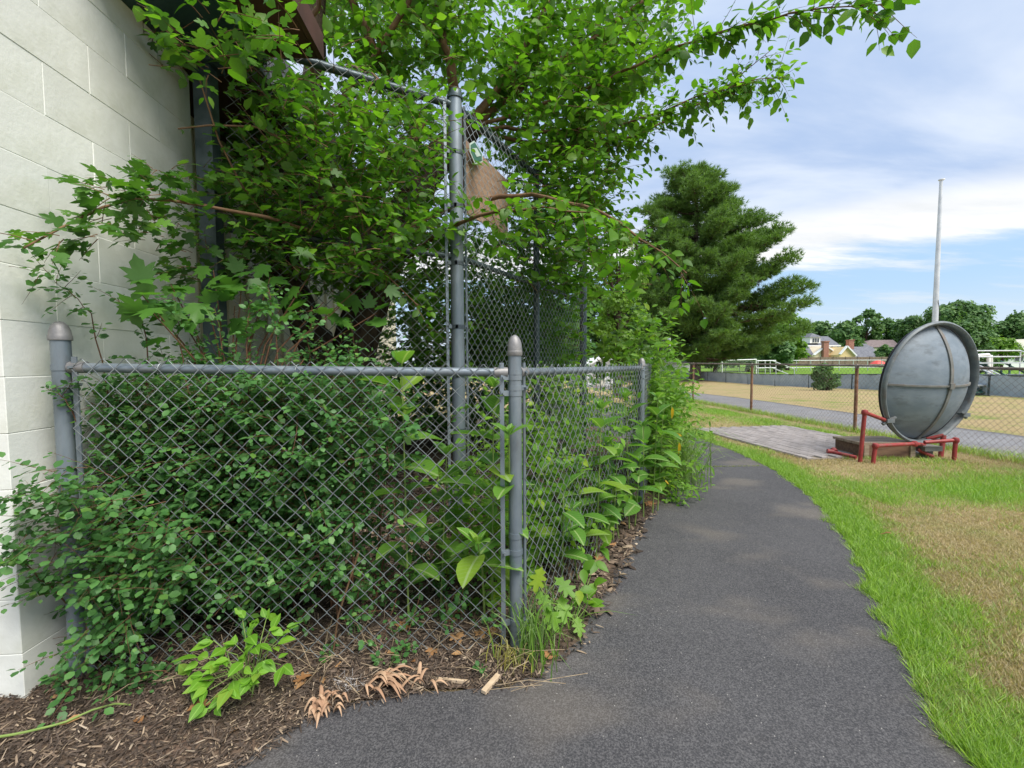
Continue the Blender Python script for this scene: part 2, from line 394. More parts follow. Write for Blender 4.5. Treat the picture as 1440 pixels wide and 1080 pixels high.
path_poly = np.r_[Lp, Rp[::-1]]
def greenness(x, y):
    d = nearest_dist(x, y, Rp)
    g = .18 + .72*np.exp(-(d/.33)**2)                               # watered strip beside the asphalt
    g = np.where(y > 5.0, g-.02, g)
    g = np.maximum(g, .26+.45*np.exp(-((y-4.1-.12*(x-4.5))/.5)**2)*(x > 3.2))      # green band before the dish
    g = np.maximum(g, .2+.5*np.exp(-((x-(5.15-.05*(y-8)))/.5)**2)*(y > 6)*(y < 25))   # along the fence
    g = np.where(y > 36, .95, g)                                     # playing field
    return g
# one big sheet, dense near the camera
xs = np.unique(np.r_[-400,-200,-100,-60,-40,-25,np.arange(-16,30,.25),np.arange(30,60,2),np.arange(60,200,10),np.arange(200,601,50)])
ys = np.unique(np.r_[-60,-30,-15,-8,np.arange(-4,18,.25),np.arange(18,60,1),np.arange(60,140,5),np.arange(140,800,60)])
XX, YY = np.meshgrid(xs, ys); nx, ny = len(xs), len(ys)
ZZ = gz(XX, YY)
ZZ = ZZ + .012*np.sin(XX*2.1+1.3*np.sin(YY*1.7))*np.sin(YY*1.9)*(XX > 3.3)*(YY < 30)
V = np.c_[XX.ravel(), YY.ravel(), ZZ.ravel()]
idx = np.arange(nx*ny).reshape(ny, nx)
a, b, c_, d_ = idx[:-1,:-1].ravel(), idx[:-1,1:].ravel(), idx[1:,1:].ravel(), idx[1:,:-1].ravel()
T = np.r_[np.c_[a,b,c_], np.c_[a,c_,d_]]
gcol = greenness(V[:,0], V[:,1]); 
o = link('ground', tri_mesh('ground', V, T, True, np.c_[gcol,gcol,gcol]), M_turf); tag(o, 'dry lawn and playing field with green patches', 'lawn', kind='structure')

def strip(name, A, B, z, mat, n=10, skirt=.05):
    A = np.array(A); B = np.array(B); k = len(A); V = []
    for i in range(k):
        for j in range(n+1):
            q = A[i]*(1-j/n)+B[i]*j/n
            V.append((q[0], q[1], gz(q[0],q[1])+z))
    V = np.array(V); idx = np.arange(k*(n+1)).reshape(k, n+1)
    a, b, c_, d_ = idx[:-1,:-1].ravel(), idx[:-1,1:].ravel(), idx[1:,1:].ravel(), idx[1:,:-1].ravel()
    T = [np.c_[a,b,c_], np.c_[a,c_,d_]]
    for col in (0, n):
        e = idx[:,col]; m0 = len(V); low = V[e].copy(); low[:,2] -= skirt; V = np.r_[V, low]
        li = m0+np.arange(k); T += [np.c_[e[:-1], e[1:], li[1:]], np.c_[e[:-1], li[1:], li[:-1]]]
    return link(name, tri_mesh(name, V, np.concatenate(T), False), mat)
bm = bmesh.new()
pv = [bm.verts.new((p[0],p[1],.014)) for p in path_poly]; pf = bm.faces.new(pv)
if pf.normal.z < 0 or True:
    bm.normal_update()
    if pf.normal.z < 0: pf.normal_flip()
lv = [bm.verts.new((p[0],p[1],-.04)) for p in path_poly]
for i in range(len(pv)):
    j = (i+1) % len(pv); bm.faces.new((pv[i], pv[j], lv[j], lv[i]))
bmesh.ops.triangulate(bm, faces=[pf], ngon_method='EAR_CLIP')
me = bpy.data.meshes.new('path'); bm.to_mesh(me); bm.free()
tag(link('path', me, M_asph), 'dark asphalt footpath curving past the chain link fence', 'path', kind='structure')
# joint across the path
# far path behind the rusty fence
fA, fB = np.array([5.99,7.41]), np.array([5.60,13.89])
fdir = (fB-fA)/np.linalg.norm(fB-fA); fnor = np.array([fdir[1], -fdir[0]])
tt = np.linspace(-14, 32, 140)
base = fA[None]+fdir[None]*tt[:,None]
bend = .004*np.clip(tt-6, 0, None)**2
A = np.c_[base+fnor*(.16+rng.normal(0,.02,(140,1)))-fnor*0, np.zeros(140)]; B = np.c_[base+fnor*(2.15+rng.normal(0,.02,(140,1))), np.zeros(140)]
A[:,0] -= bend*.3; B[:,0] -= bend*.1
tag(strip('path', A, B, .012, M_asph2, 8), 'pale worn asphalt path running behind the rusty fence', 'path', kind='structure')
# planting bed: uneven mulch sheet left of the path
gx = np.arange(-5, 2.6, .05); gy = np.arange(.3, 9.5, .05)
BX, BY = np.meshgrid(gx, gy)
bed_poly = np.r_[np.array([[-5.2,.1],[-1.6,.1]]), Lp[(Lp[:,1] > .3) & (Lp[:,1] < 9.5)][:, :2]+np.array([.10,.0]), np.array([[-5.2,9.5]])]
inside = in_poly(BX, BY, bed_poly)
dl = nearest_dist(BX, BY, Lp).reshape(BX.shape)
def bednoise(x, y): return .5+.25*np.sin(x*7.1+2*np.sin(y*3.3))+.25*np.sin(y*8.7+1.7*np.sin(x*4.9))
inpath = in_poly(BX, BY, path_poly)
lift = np.clip(np.where(inpath, -1, 1)*dl, -.05, .35)
BZ = .004 + np.where(inpath, 0, .010+.05*np.clip(lift/.3,0,1)*bednoise(BX, BY)+.015*np.clip(lift/.3,0,1))
def bedz(x, y):
    d = nearest_dist([x],[y],Lp)[0]; l = min(max(d/.3,0),1)
    return float(.014+l*(.05*bednoise(x,y)+.015))
idx = np.arange(BX.size).reshape(BX.shape)
keep = inside[:-1,:-1] & inside[1:,1:] & inside[:-1,1:] & inside[1:,:-1]
a, b, c_, d_ = [q[keep] for q in (idx[:-1,:-1], idx[:-1,1:], idx[1:,1:], idx[1:,:-1])]
o = link('planting_bed', tri_mesh('planting_bed', np.c_[BX.ravel(), BY.ravel(), BZ.ravel()], np.r_[np.c_[a,b,c_], np.c_[a,c_,d_]], True), M_mulch)
tag(o, 'mulched planting bed along the fence foot', 'bed', kind='structure')

# paver patio: base slab + each paver
pA, pB, pC = G(1135,647)[:2], G(972,603)[:2], G(1085,597)[:2]
ax = (pB-pA); Lb = np.linalg.norm(ax); ax /= Lb; ay = np.array([ax[1], -ax[0]])
if np.dot(pC-pA, ay) < 0: ay = -ay
Wp = 1.86
o = MB().add([(*(pA+ax*i*(Lb+.02)-ax*.01+ay*(j*(Wp+.02)-.01)), z) for z in (-.05,.012) for i,j in ((0,0),(1,0),(1,1),(0,1))], [(0,1,2,3),(4,7,6,5),(0,4,5,1),(1,5,6,2),(2,6,7,3),(3,7,4,0)]).build('patio', M_sand)
patio = tag(o, 'small rectangular patio of pale concrete pavers beside the path', 'patio', kind='structure')
pm = bevel_mesh(MB().box((0,0,0), (.193,.093,.05)).mesh('paver'), .006)
nr = int(Wp/.1); nc = int(Lb/.2); ang = math.atan2(ax[1], ax[0])
for r in range(nr):
    for q in range(-1, nc+1):
        u = (q+.5+(.5 if r % 2 else 0))*.2; v = (r+.5)*Wp/nr
        if u < .09 or u > Lb-.09: continue
        p = pA+ax*u+ay*v
        link('paver', pm, M_paver, patio, M=Matrix.Translation((p[0], p[1], .006+random.uniform(-.003,.003))) @ Matrix.Rotation(ang+random.uniform(-.01,.01), 4, 'Z') @ Matrix.Rotation(random.uniform(-.012,.012), 4, 'X'))

# ================================================================== BUILDING
wd = np.array([-.067,1.0]); wd /= np.linalg.norm(wd); wn = np.array([wd[1], -wd[0]])    # along the side wall / outwards
WC = G(45,995)[:2]+np.array([-.025,.0])
bld = thing('block_building', (WC[0]-1.5, WC[1]+2, 0), 'white painted concrete block building with dark green roof trim', 'building')
blk = bevel_mesh(MB().box((0,0,0), (.3985,.10,.1985)).mesh('block'), .002)
hblk = bevel_mesh(MB().box((0,0,0), (.1985,.10,.1985)).mesh('block'), .002)
def w2(s, off, z): p = WC+wd*s+wn*off; return (p[0], p[1], z)
SL = 1.00                                   # visible side wall length up to the green post
Rz_side = math.atan2(wd[1], wd[0])
fdv = -wn                                    # front wall runs left from the corner
for r in range(-1, 15):
    z = .1+.2*r
    s = 0.0
    first = r % 2
    while s < SL-.05:
        L = .2 if (first and s == 0) else .4
        if s+L > SL+.15: L = .2
        me = hblk if L == .2 else blk
        off = random.uniform(-.0012,.0012)
        link('block', me, M_block, bld, M=Matrix.Translation(w2(s+L/2, -.05+off, z)) @ Matrix.Rotation(Rz_side, 4, 'Z'))
        s += L
    s = .1 if first else 0.0                 # front wall, butting behind the side wall's first blocks
    s = .102
    k = 0
    while s < 2.2:
        L = .2 if (k == 0 and not first) else .4
        me = hblk if L == .2 else blk
        p = WC+fdv*(s+L/2)+wd*(.05+random.uniform(-.0012,.0012))
        link('block', me, M_block, bld, M=Matrix.Translation((p[0], p[1], z)) @ Matrix.Rotation(math.atan2(fdv[1], fdv[0]), 4, 'Z'))
        s += L; k += 1
R_side = Matrix.Rotation(Rz_side, 3, 'Z')
MB().box(w2(SL/2+.03, -.0455, 1.4), (SL+.04,.088,3.0), R_side).build('mortar', M_mortar, bld)
pc = WC+fdv*1.2+wd*.0455
MB().box((pc[0], pc[1], 1.4), (2.2,.088,3.0), Matrix.Rotation(math.atan2(fdv[1], fdv[0]), 3, 'Z')).build('mortar', M_mortar, bld)
# recessed cream siding further back, with battens
rec = -.32
MB().box(w2(SL+3.7, rec-.05, 1.45), (7.4,.1,3.0), R_side).build('back_wall', M_siding, bld)
s = SL+.3
while s < SL+7.2:
    MB().box(w2(s, rec+.012, 1.45), (.06,.03,2.98), R_side).build('batten', M_siding, bld); s += .3
MB().box(w2(SL+.05, rec/2-.05, 1.45), (.10,-rec+.02,2.99), R_side).build('return_wall', M_siding, bld)
# roof overhang
MB().box(w2(.70, .16, 2.965), (.60,.60,.05), R_side).build('soffit', M_green, bld, label='dark green soffit board')
MB().box(w2(.70, .60, 3.01), (.60,.28,.05), R_side).build('soffit', M_maroon, bld, label='maroon soffit board')
MB().box(w2(.70, .76, 3.05), (.60,.03,.14), R_side).build('fascia', M_maroon, bld)
MB().box(w2(.70, .32, 3.14), (.60,.92,.05)).box(w2(-.05, -1.0, 3.042), (2.1,2.1,.09), R_side).build('roof', M_roof, bld)
MB().box(w2(.97+2.4, -.02, 2.975), (4.8,.60,.05), R_side).build('soffit', M_maroon, bld, label='maroon soffit of the set-back roof')
MB().box(w2(.98+2.4, -1.2, 3.16), (4.8,3.1,.30), R_side).build('roof', M_roof, bld)
dpp = P(294,300,2.44)
MB().box((dpp[0]+.01, dpp[1], 1.47), (.075,.09,2.94), R_side).box((dpp[0]+.01, dpp[1]-.003, 2.9), (.14,.14,.05), R_side).build('corner_column', M_dkpost, bld, label='dark green steel column at the wall end')

# ================================================================== FENCES
def chainlink(A, B, z0, z1, w, r, sides=4, off=0.0, zs=None):
    """woven diamond mesh: each wire zigzags over half a diamond; zs=(z0b,z1b) heights at B"""
    A = np.array(A, float); B = np.array(B, float); d = B-A; L = np.hypot(*d); d /= L; n = np.array([d[1], -d[0]])
    zb0, zb1 = zs if zs else (z0, z1)
    nw = int(L/(w/2)); h = w*1.0; k = int((z1-z0)/(h/2))
    ang = np.arange(sides)*2*math.pi/sides
    VV = []; TT = []; base = 0
    j = np.arange(k+1)
    for i in range(nw):
        right = ((j+i) % 2 == 0)
        u = (i+right)*w/2 + np.where(right, .35*r, -.35*r) + rng.normal(0, .0018, k+1)
        nn = np.where(right, r*.9, -r*.9)+off+.006*np.sin(u*2.9+1)*np.sin(j*.21+.4)
        u = u+.004*np.sin(j*.33+i*.05)*np.sin(u*1.7)
        t = u/L; zt = z1*(1-t)+zb1*t
        z = zt - j*h/2
        x = A[0]+d[0]*u+n[0]*nn; y = A[1]+d[1]*u+n[1]*nn
        c = np.c_[x, y, z]
        ring = np.zeros((k+1, sides, 3))
        ring[:,:,0] = c[:,None,0] + d[0]*r*1.25*np.cos(ang)+n[0]*r*np.sin(ang)
        ring[:,:,1] = c[:,None,1] + d[1]*r*1.25*np.cos(ang)+n[1]*r*np.sin(ang)
        ring[:,:,2] = c[:,None,2] 
        VV.append(ring.reshape(-1,3))
        ii = np.arange(k)[:,None]*sides; kk = np.arange(sides)[None]; k2 = (kk+1) % sides
        a, b, c2, d2 = ii+kk, ii+k2, ii+sides+k2, ii+sides+kk
        TT.append(base+np.r_[np.c_[a.ravel(),b.ravel(),c2.ravel()], np.c_[a.ravel(),c2.ravel(),d2.ravel()]]); base += (k+1)*sides
    return tri_mesh('chain_link', np.concatenate(VV), np.concatenate(TT), True)
def post(par, xy, z0, ztop, r, mat, cap='dome', capmat=None):
    MB().lathe((xy[0],xy[1],0), [(r,z0),(r,ztop)], 20).build('post', mat, par, True)
    R = r*1.12
    if cap == 'dome': prof = [(R,ztop-.012),(R*1.06,ztop-.01),(R*1.06,ztop+.004),(R,ztop+.008),(R*.93,ztop+.026),(R*.72,ztop+.044),(R*.4,ztop+.056),(R*.05,ztop+.06)]
    else: prof = [(R,ztop-.03),(R*1.05,ztop-.028),(R*1.05,ztop-.012),(R*.98,ztop-.01),(R*.95,ztop+.016),(R*.78,ztop+.034),(R*.45,ztop+.050),(R*.08,ztop+.056)]
    MB().lathe((xy[0],xy[1],0), prof, 20).build('post_cap', capmat or M_cap, par, True)
def band(par, xy, z, r, dirv, mat, ext=.035, hgt=.022):
    m = MB().lathe((xy[0],xy[1],0), [(r*1.0,z-hgt/2),(r*1.09,z-hgt/2),(r*1.09,z+hgt/2),(r*1.0,z+hgt/2)], 18)
    d = np.array(dirv)/np.linalg.norm(dirv)
    m.bar((xy[0]+d[0]*r*.9, xy[1]+d[1]*r*.9, z), (xy[0]+d[0]*(r+ext), xy[1]+d[1]*(r+ext), z), .012, hgt)
    q = np.array(xy)+d*(r+ext*.75)
    nrm = np.array([d[1],-d[0]])
    m.tube([(q[0]-nrm[0]*.02,q[1]-nrm[1]*.02,z),(q[0]+nrm[0]*.02,q[1]+nrm[1]*.02,z)], .006, 6)
    m.build('band', mat, par, True)
Lpost = P(98,700,1.605)[:2]; Cpost = np.array([.012,1.755]); Epost = np.array([1.10,3.62]); E2 = np.array([1.78,5.35])
lf = thing('chain_link_fence', (Cpost[0],Cpost[1],0), 'low galvanised chain link fence with capped posts turning at a corner post', 'fence')
zL, zC, zE = 1.232, 1.200, 1.190
RAD = .027
post(lf, Lpost, -.1, 1.345, .029, M_galv, 'dome'); post(lf, Cpost, -.1, 1.298, RAD, M_galv, 'acorn'); post(lf, Epost, -.1, 1.215, RAD, M_galv, 'dome'); post(lf, E2, -.1, 1.215, RAD, M_galv, 'dome')
def dirn(a, b): v = np.array(b)-np.array(a); return v/np.linalg.norm(v)
for A_, B_, za, zb in ((Lpost,Cpost,zL,zC),(Cpost,Epost,zC,zE),(Epost,E2,zE,zE)):
    d = dirn(A_, B_); a = A_+d*.03; b = B_-d*.03
    m = MB().tube([(a[0],a[1],za),((a[0]+b[0])/2,(a[1]+b[1])/2,(za+zb)/2-.002),(b[0],b[1],zb)], .0185, 12)
    m.build('top_rail', M_galv, lf, True)
    for e, z, s in ((A_,za,1),(B_,zb,-1)):
        q = e+d*s*.055
        MB().tube([(e[0]+d[0]*s*.03,e[1]+d[1]*s*.03,z),(q[0]+d[0]*s*.03,q[1]+d[1]*s*.03,z)], .0225, 12).build('rail_cup', M_cap, lf, True)
    n = np.array([d[1],-d[0]])
    if np.dot(n, A_) > 0 and abs(n[1]) > .7: n = -n
    offs = .021
    for (e, s, z) in ((A_,1,za),(B_,-1,zb)):
        q = e+d*s*.055+n*offs*.6
        MB().box((q[0],q[1],(z+.06)/2+.02), (.018,.006,z-.06+.04), Matrix.Rotation(math.atan2(d[1],d[0]),3,'Z')).build('tension_bar', M_galv, lf)
        for zz in ((z+.0, z-.065, .52, .13) if s > 0 else (z-.02, z-.085, .45, .15)):
            band(lf, e, zz, RAD if e is not Lpost else .029, d*s+n*.25, M_galv)
    mesh = chainlink(A_+d*.05, B_-d*.05, .045, za+.034, .0745, .0019, 4, 0, (.045, zb+.034))
    ob = link('chain_link_mesh', mesh, M_wire, lf, kind='stuff')
    # lay the mesh on the outer face of the rail
    ob.location = (n[0]*offs, n[1]*offs, 0)
    L_ = np.linalg.norm(B_-A_); u = .35
    while u < L_-.2:                               # wire ties round the rail
        p = A_+d*u; z = za+(zb-za)*u/L_
        MB().tube([(p[0]+d[0]*.004*math.sin(t)+n[0]*.0225*math.cos(t), p[1]+d[1]*.004*math.sin(t)+n[1]*.0225*math.cos(t), z+.0225*math.sin(t)) for t in np.linspace(0, 6.1, 12)], .0016, 5).build('wire_tie', M_wire, lf, True); u += .5

# tall fence
TA = np.array([dpp[0]+.07, dpp[1]-.02]); TP = np.array([-.39,3.1]); TE = np.array([.90,5.40])
tf = thing('tall_chain_link_fence', (TP[0],TP[1],0), 'tall dark chain link fence overgrown by the leafy tree', 'fence')
post(tf, TP, -.1, 3.12, .048, M_galv, 'acorn', M_dkpost); post(tf, TE, -.1, 3.12, .045, M_dkpost, 'dome', M_dkpost)
for A_, B_ in ((TA,TP),(TP,TE)):
    d = dirn(A_,B_); n = np.array([d[1],-d[0]])
    if n[1] > 0: n = -n
    for z, r in ((3.05,.026),(2.0,.02)):
        a = A_+d*.04; b = B_-d*.04
        if z == 2.0: a = a+0*n
        MB().tube([(a[0],a[1],z),(b[0],b[1],z)], r, 10).build('rail', M_dkpost, tf, True)
    q = B_-d*.085 if A_ is TA else A_+d*.085
    MB().box((q[0]+n[0]*.02,q[1]+n[1]*.02,1.58), (.02,.007,3.0), Matrix.Rotation(math.atan2(d[1],d[0]),3,'Z')).build('tension_bar', M_galv, tf)
    e = TP
    for zz in (.3,.75,1.15,1.5,1.95,2.35,2.72):
        band(tf, e, zz, .048, (-d if A_ is TA else d)+n*.2, M_galv, .045, .026)
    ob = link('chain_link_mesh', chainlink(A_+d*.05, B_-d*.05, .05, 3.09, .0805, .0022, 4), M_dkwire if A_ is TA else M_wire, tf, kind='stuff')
    ob.location = (n[0]*.03, n[1]*.03, 0)
    if A_ is TP:
        m1 = TP+d*1.3; post(tf, m1, -.1, 3.1, .03, M_dkpost, 'dome', M_dkpost)
# plywood board behind the mesh, and the small tag
d = dirn(TP,TE); n = np.array([d[1],-d[0]])
def onf(u, off, z): p = TP+d*u+n*off; return (p[0],p[1],z)
Rz = Matrix.Rotation(math.atan2(d[1],d[0]),3,'Z')
bmB = MB().add([onf(u,o,z) for o in (-.012,.0) for u,z in ((.10,2.34),(.74,2.33),(.74,2.80),(.10,2.88))], [(0,1,2,3),(4,7,6,5),(0,4,5,1),(1,5,6,2),(2,6,7,3),(3,7,4,0)]).build('plywood_board', M_board)
tag(bmB, 'brown plywood board behind the tall fence mesh beside the tall post', 'board')
tg = thing('fence_tag', onf(.16,.045,2.8), 'small green six-sided plate with pale diamond wired to the tall fence', 'sign')
def plate(poly, o0, o1, mat, name, par):
    k = len(poly); V = [onf(u,o_,z) for o_ in (o0,o1) for u,z in poly]
    MB().add(V, [tuple(range(k)), tuple(range(2*k-1,k-1,-1))]+[(i,(i+1)%k,(i+1)%k+k,i+k) for i in range(k)]).build(name, mat, par)
hexp = lambda s: [(.20+x*s*.85, 2.80+z*s*.85) for x,z in ((-.10,.035),(-.10,-.03),(-.02,-.105),(.10,-.04),(.10,.03),(-.03,.09))]
plate(hexp(1.0), .038, .042, M_tagw, 'border', tg); plate(hexp(.86), .042, .0445, M_tagg, 'face', tg)
plate([(.20+x*.68,2.80+z*.68) for x,z in ((-.085,.01),(.0,-.045),(.085,.0),(.0,.05))], .0445, .047, M_tagw, 'diamond', tg)

# rusty boundary fence in the middle distance
rf = thing('rusty_chain_link_fence', (fA[0],fA[1],0), 'long rusty chain link fence between lawn and pale path', 'fence')
def rz(t): return 1.155+.012*(t if t < 0 else .4*t) if t < 8 else 1.19
sp = 2.93
ts = [k*sp for k in range(-3, 9)]
for t in ts:
    p = fA+fdir*t; g = gz(p[0],p[1])
    MB().tube([(p[0],p[1],g-.1),(p[0],p[1],g+rz(t)-.02)], .027, 10).build('post', M_rust, rf, True)
    MB().lathe((p[0],p[1],g+rz(t)-.02), [(.032,-.03),(.033,0),(.028,.03),(.012,.05)], 12).build('post_cap', M_rail, rf, True)
for a, b in zip(ts[:-1], ts[1:]):
    pa, pb = fA+fdir*a, fA+fdir*b
    MB().tube([(pa[0],pa[1],gz(*pa)+rz(a)),(pb[0],pb[1],gz(*pb)+rz(b))], .019, 8).build('top_rail', M_rail, rf, True)
    ob = link('chain_link_mesh', chainlink(pa, pb, gz(*pa)+.03, gz(*pa)+rz(a)+.02, .08, .0017, 3, 0, (gz(*pb)+.03, gz(*pb)+rz(b)+.02)), M_rail, rf, kind='stuff')
    ob.location = (-fnor[0]*.022, -fnor[1]*.022, 0)

# ================================================================== DISH
R_ = .748; dep = .25
dc = np.array([5.285,5.40,.945])
dn = Vector((.226,-.974,0)).normalized()
dx = Vector((.974,.226,0)).normalized(); tilt = math.radians(-6.0)
Rd = Matrix((dx, -dn, Vector((0,0,1)))).transposed().to_4x4()      # local: x right, y away from viewer, z up
MD = Matrix.Translation(dc) @ Rd @ Matrix.Rotation(-tilt, 4, 'X')
dish = thing('listening_dish', (dc[0],dc[1],0), 'big grey steel listening dish on a red pipe frame', 'dish')
def dl_(me, name, mat, **k): return link(name, me, mat, dish, M=MD, **k)
Rs = R_-.028; sr = (Rs*Rs+dep*dep)/(2*dep)
def cap_y(r): return -(math.sqrt(max(sr*sr-r*r,0))-(sr-dep))
m = MB(); NR, NS = 16, 64; V = []; Fc = []
for sgn, off in ((0,0),(1,.012)):
    for i in range(NR+1):
        r = Rs*i/NR
        for k in range(NS):
            a = 2*math.pi*k/NS; V.append((r*math.cos(a), cap_y(r)+off+.03, r*math.sin(a)))
    bsx = sgn*(NR+1)*NS
    for i in range(NR):
        for k in range(NS):
            q = (bsx+i*NS+k, bsx+i*NS+(k+1)%NS, bsx+(i+1)*NS+(k+1)%NS, bsx+(i+1)*NS+k)
            Fc.append(q if not sgn else q[::-1])
m.add(V, Fc); dl_(m.mesh('shell', True, .9), 'shell', M_dish)
# rim: deep rolled ring
prof = []
for a in np.linspace(0, 2*math.pi, 12, endpoint=False): prof.append((R_+.028*math.cos(a), -.02+.028*math.sin(a)))
V = []; Fc = []
prof = [(R_-.012,.03),(R_-.012,-.02),(R_-.012,-.035),(R_+.0,-.050),(R_+.014,-.056),(R_+.028,-.048),(R_+.036,-.032),(R_+.030,-.012),(R_+.022,.0),(R_+.0,.02)]
for r, y in prof:
    for k in range(72):
        a = 2*math.pi*k/72; V.append((r*math.cos(a), y, r*math.sin(a)))
npf = len(prof)
for i in range(npf):
    for k in range(72):
        i2 = (i+1) % npf; Fc.append((i*72+k, i2*72+k, i2*72+(k+1)%72, i*72+(k+1)%72))
dl_(MB().add(V, Fc).mesh('rim', True, .9), 'rim', M_rim)
V = []; Fc = []
for y in (.034,.05):
    for r in (Rs-.05, R_-.004):
        for k in range(72): a = 2*math.pi*k/72; V.append((r*math.cos(a), y, r*math.sin(a)))
for k in range(72):
    k2 = (k+1) % 72; Fc += [(k,72+k,72+k2,k2), (144+k,144+k2,216+k2,216+k), (72+k,216+k,216+k2,72+k2), (k,k2,144+k2,144+k)]
dl_(MB().add(V, Fc).mesh('gap_shade_ring'), 'gap_shade_ring', M_black)  # black annulus added behind the gap, painting the shade inside the rim
def strap(axis, wdt, lift, r0, r1):
    V = []; Fc = []; k = 30
    for i in range(k+1):
        r = r0+(r1-r0)*i/k; y = cap_y(abs(r) if abs(r) < Rs else Rs)+.03
        for s, o_ in ((-1,0.012),(-1,-lift),(1,-lift),(1,0.012)):
            p = (s*wdt/2, y+o_, r) if axis == 'z' else (r, y+o_, s*wdt/2)
            V.append(p)
    for i in range(k):
        for q in range(4): Fc.append((i*4+q, i*4+(q+1)%4, i*4+4+(q+1)%4, i*4+4+q))
    Fc += [(0,1,2,3), (k*4+3,k*4+2,k*4+1,k*4)]
    return MB().add(V, Fc).mesh('rib')
dl_(strap('z', .045, .016, -R_+.01, R_-.01), 'rib', M_strap, label='vertical steel rib')
dl_(strap('x', .022, .020, -R_+.03, R_-.02), 'rib', M_strap, label='horizontal steel rib')
dl_(MB().box((0,cap_y(0)+.03-.02,.0), (.07,.02,.07)).mesh('rib_plate'), 'rib_plate', M_strap)
def loc(x, y, z): return MD @ Vector((x,y,z))
# clamps on the rim
for a in (math.radians(216), math.radians(-33)):
    q = loc((R_+.02)*math.cos(a), -.03, (R_+.02)*math.sin(a)); q2 = loc((R_+.10)*math.cos(a), -.02, (R_+.10)*math.sin(a)); q0 = loc((R_-.06)*math.cos(a), -.07, (R_-.06)*math.sin(a))
    MB().tube([q0,q,q2], .022, 8).box(q, (.09,.09,.045)).build('clamp', M_rim, dish, True)
bL1, bL2, bR1, bR2 = G(1209,650), G(1227,652), G(1341,648), G(1322,643)
def pipe(pts, r=.0225, name='pipe'):
    m = MB()
    for a, b in zip(pts[:-1], pts[1:]): m.tube([a,b], r, 12)
    for p in pts[1:-1]:
        m.lathe(p, [(.004,-.036),(.026,-.031),(.035,-.013),(.035,.013),(.026,.031),(.004,.036)], 12)
    ob = m.build(name, M_red, dish, True)
def V3(p, z): return (p[0], p[1], z)
aL = loc((R_+.03)*math.cos(math.radians(216)), -.02, (R_+.03)*math.sin(math.radians(216)))
top1 = P(1216,580,5.14)
pipe([V3(bL1,-.05), tuple(top1), tuple(aL)])
t2 = P(1231,627,5.08); t2c = P(1286,624,5.22)
pipe([V3(bL2,-.05), tuple(t2), tuple(t2c), (dc[0]-.05, dc[1]-.02, dc[2]-R_-.03)])
t3 = P(1344,619,5.2); t3c = P(1300,622,5.25)
pipe([V3(bR1,-.05), tuple(t3), tuple(t3c)])
t4 = P(1327,612,5.42)
pipe([V3(bR2,-.05), tuple(t4)], .027)
pipe([tuple(t4), (dc[0]+.1, dc[1]+.10, dc[2]-R_+.02)], .022)
pq = P(1290,632,5.35); pr = P(1312,641,5.3)
pipe([tuple(pq), (pr[0],pr[1],.03)], .022)
MB().box((dc[0]-.02,dc[1]-.02,dc[2]-R_-.065), (.22,.20,.06)).box((dc[0]-.02,dc[1]-.02,(dc[2]-R_)/2-.02), (.09,.09,dc[2]-R_-.05)).build('pivot_block', M_strap, dish)
# the wooden step under the dish
sA = G(1214,645); sB = G(1279,643)
st = thing('wooden_step', (float(sA[0]+sB[0])/2, float(sA[1]), 0), 'weathered wooden step box below the grey dish', 'step')
cx = (sA[0]+sB[0])/2; cy = (sA[1]+sB[1])/2+.22; wx = sB[0]-sA[0]
for k in range(3): MB().box((cx, cy-.17+.165*k, .185), (wx+.05,.155,.032)).build('tread_plank', M_wood, st)
MB().box((cx, cy-.235, .082), (wx,.03,.17)).build('front_board', M_wooddk, st)
for s in (-1,1): MB().box((cx+s*(wx/2-.03), cy-.238, .084), (.06,.055,.172)).build('corner_post', M_wood, st); MB().box((cx+s*(wx/2-.012), cy+.01, .083), (.024,.42,.168)).build('side_board', M_wooddk, st)
# loose red pipe on the ground
q0, q1 = G(1170,641), G(1204,647)
lp = thing('loose_pipe', (float(q0[0]), float(q0[1]), 0), 'short red pipe with fitting lying on the lawn beside the patio', 'pipe')
MB().tube([(q0[0],q0[1],.05),(q1[0],q1[1],.035)], .022, 10).build('pipe', M_red, lp, True)
MB().tube([(q0[0]+.04,q0[1],.05),(q0[0]+.05,q0[1]+.05,.075)], .035, 10).tube([(q0[0]-.05,q0[1]+.02,.06),(q0[0]+.02,q0[1]-.0,.05)], .03, 10).build('fitting', M_red, lp, True)
# bare soil patch at the patio corner is part of the lawn sheet

# ================================================================== FLAGPOLE
fp = P(1315,450,17.0); fg = gz(fp[0], fp[1])
fl = thing('flagpole', (fp[0],fp[1],fg), 'tall slim pale metal pole rising behind the grey dish', 'pole')
ftop = P(1320,254,17.0)[2]
MB().tube([(fp[0],fp[1],fg-.1),(fp[0],fp[1],3.2),(fp[0],fp[1],ftop)], [.105,.095,.05], 14).build('pole', M_pole, fl, True)
MB().lathe((fp[0],fp[1],ftop), [(.05,0),(.085,.01),(.085,.05),(.03,.08)], 10).tube([(fp[0],fp[1],ftop+.03),(fp[0]+.12,fp[1],ftop+.05)], .03, 8).build('truck', M_pole, fl, True)
MB().tube([(fp[0]+.11,fp[1]-.08,1.2),(fp[0]+.10,fp[1]-.08,3.1),(fp[0]-.02,fp[1]-.11,3.6)], .008, 5).build('halyard', M_black, fl)

# ================================================================== FAR PLACE
def gpt(px, dep):
    x = (px-720)/F*dep/ math.cos(PITCH)*1.0
    return np.array([x, dep, gz(x, dep)])
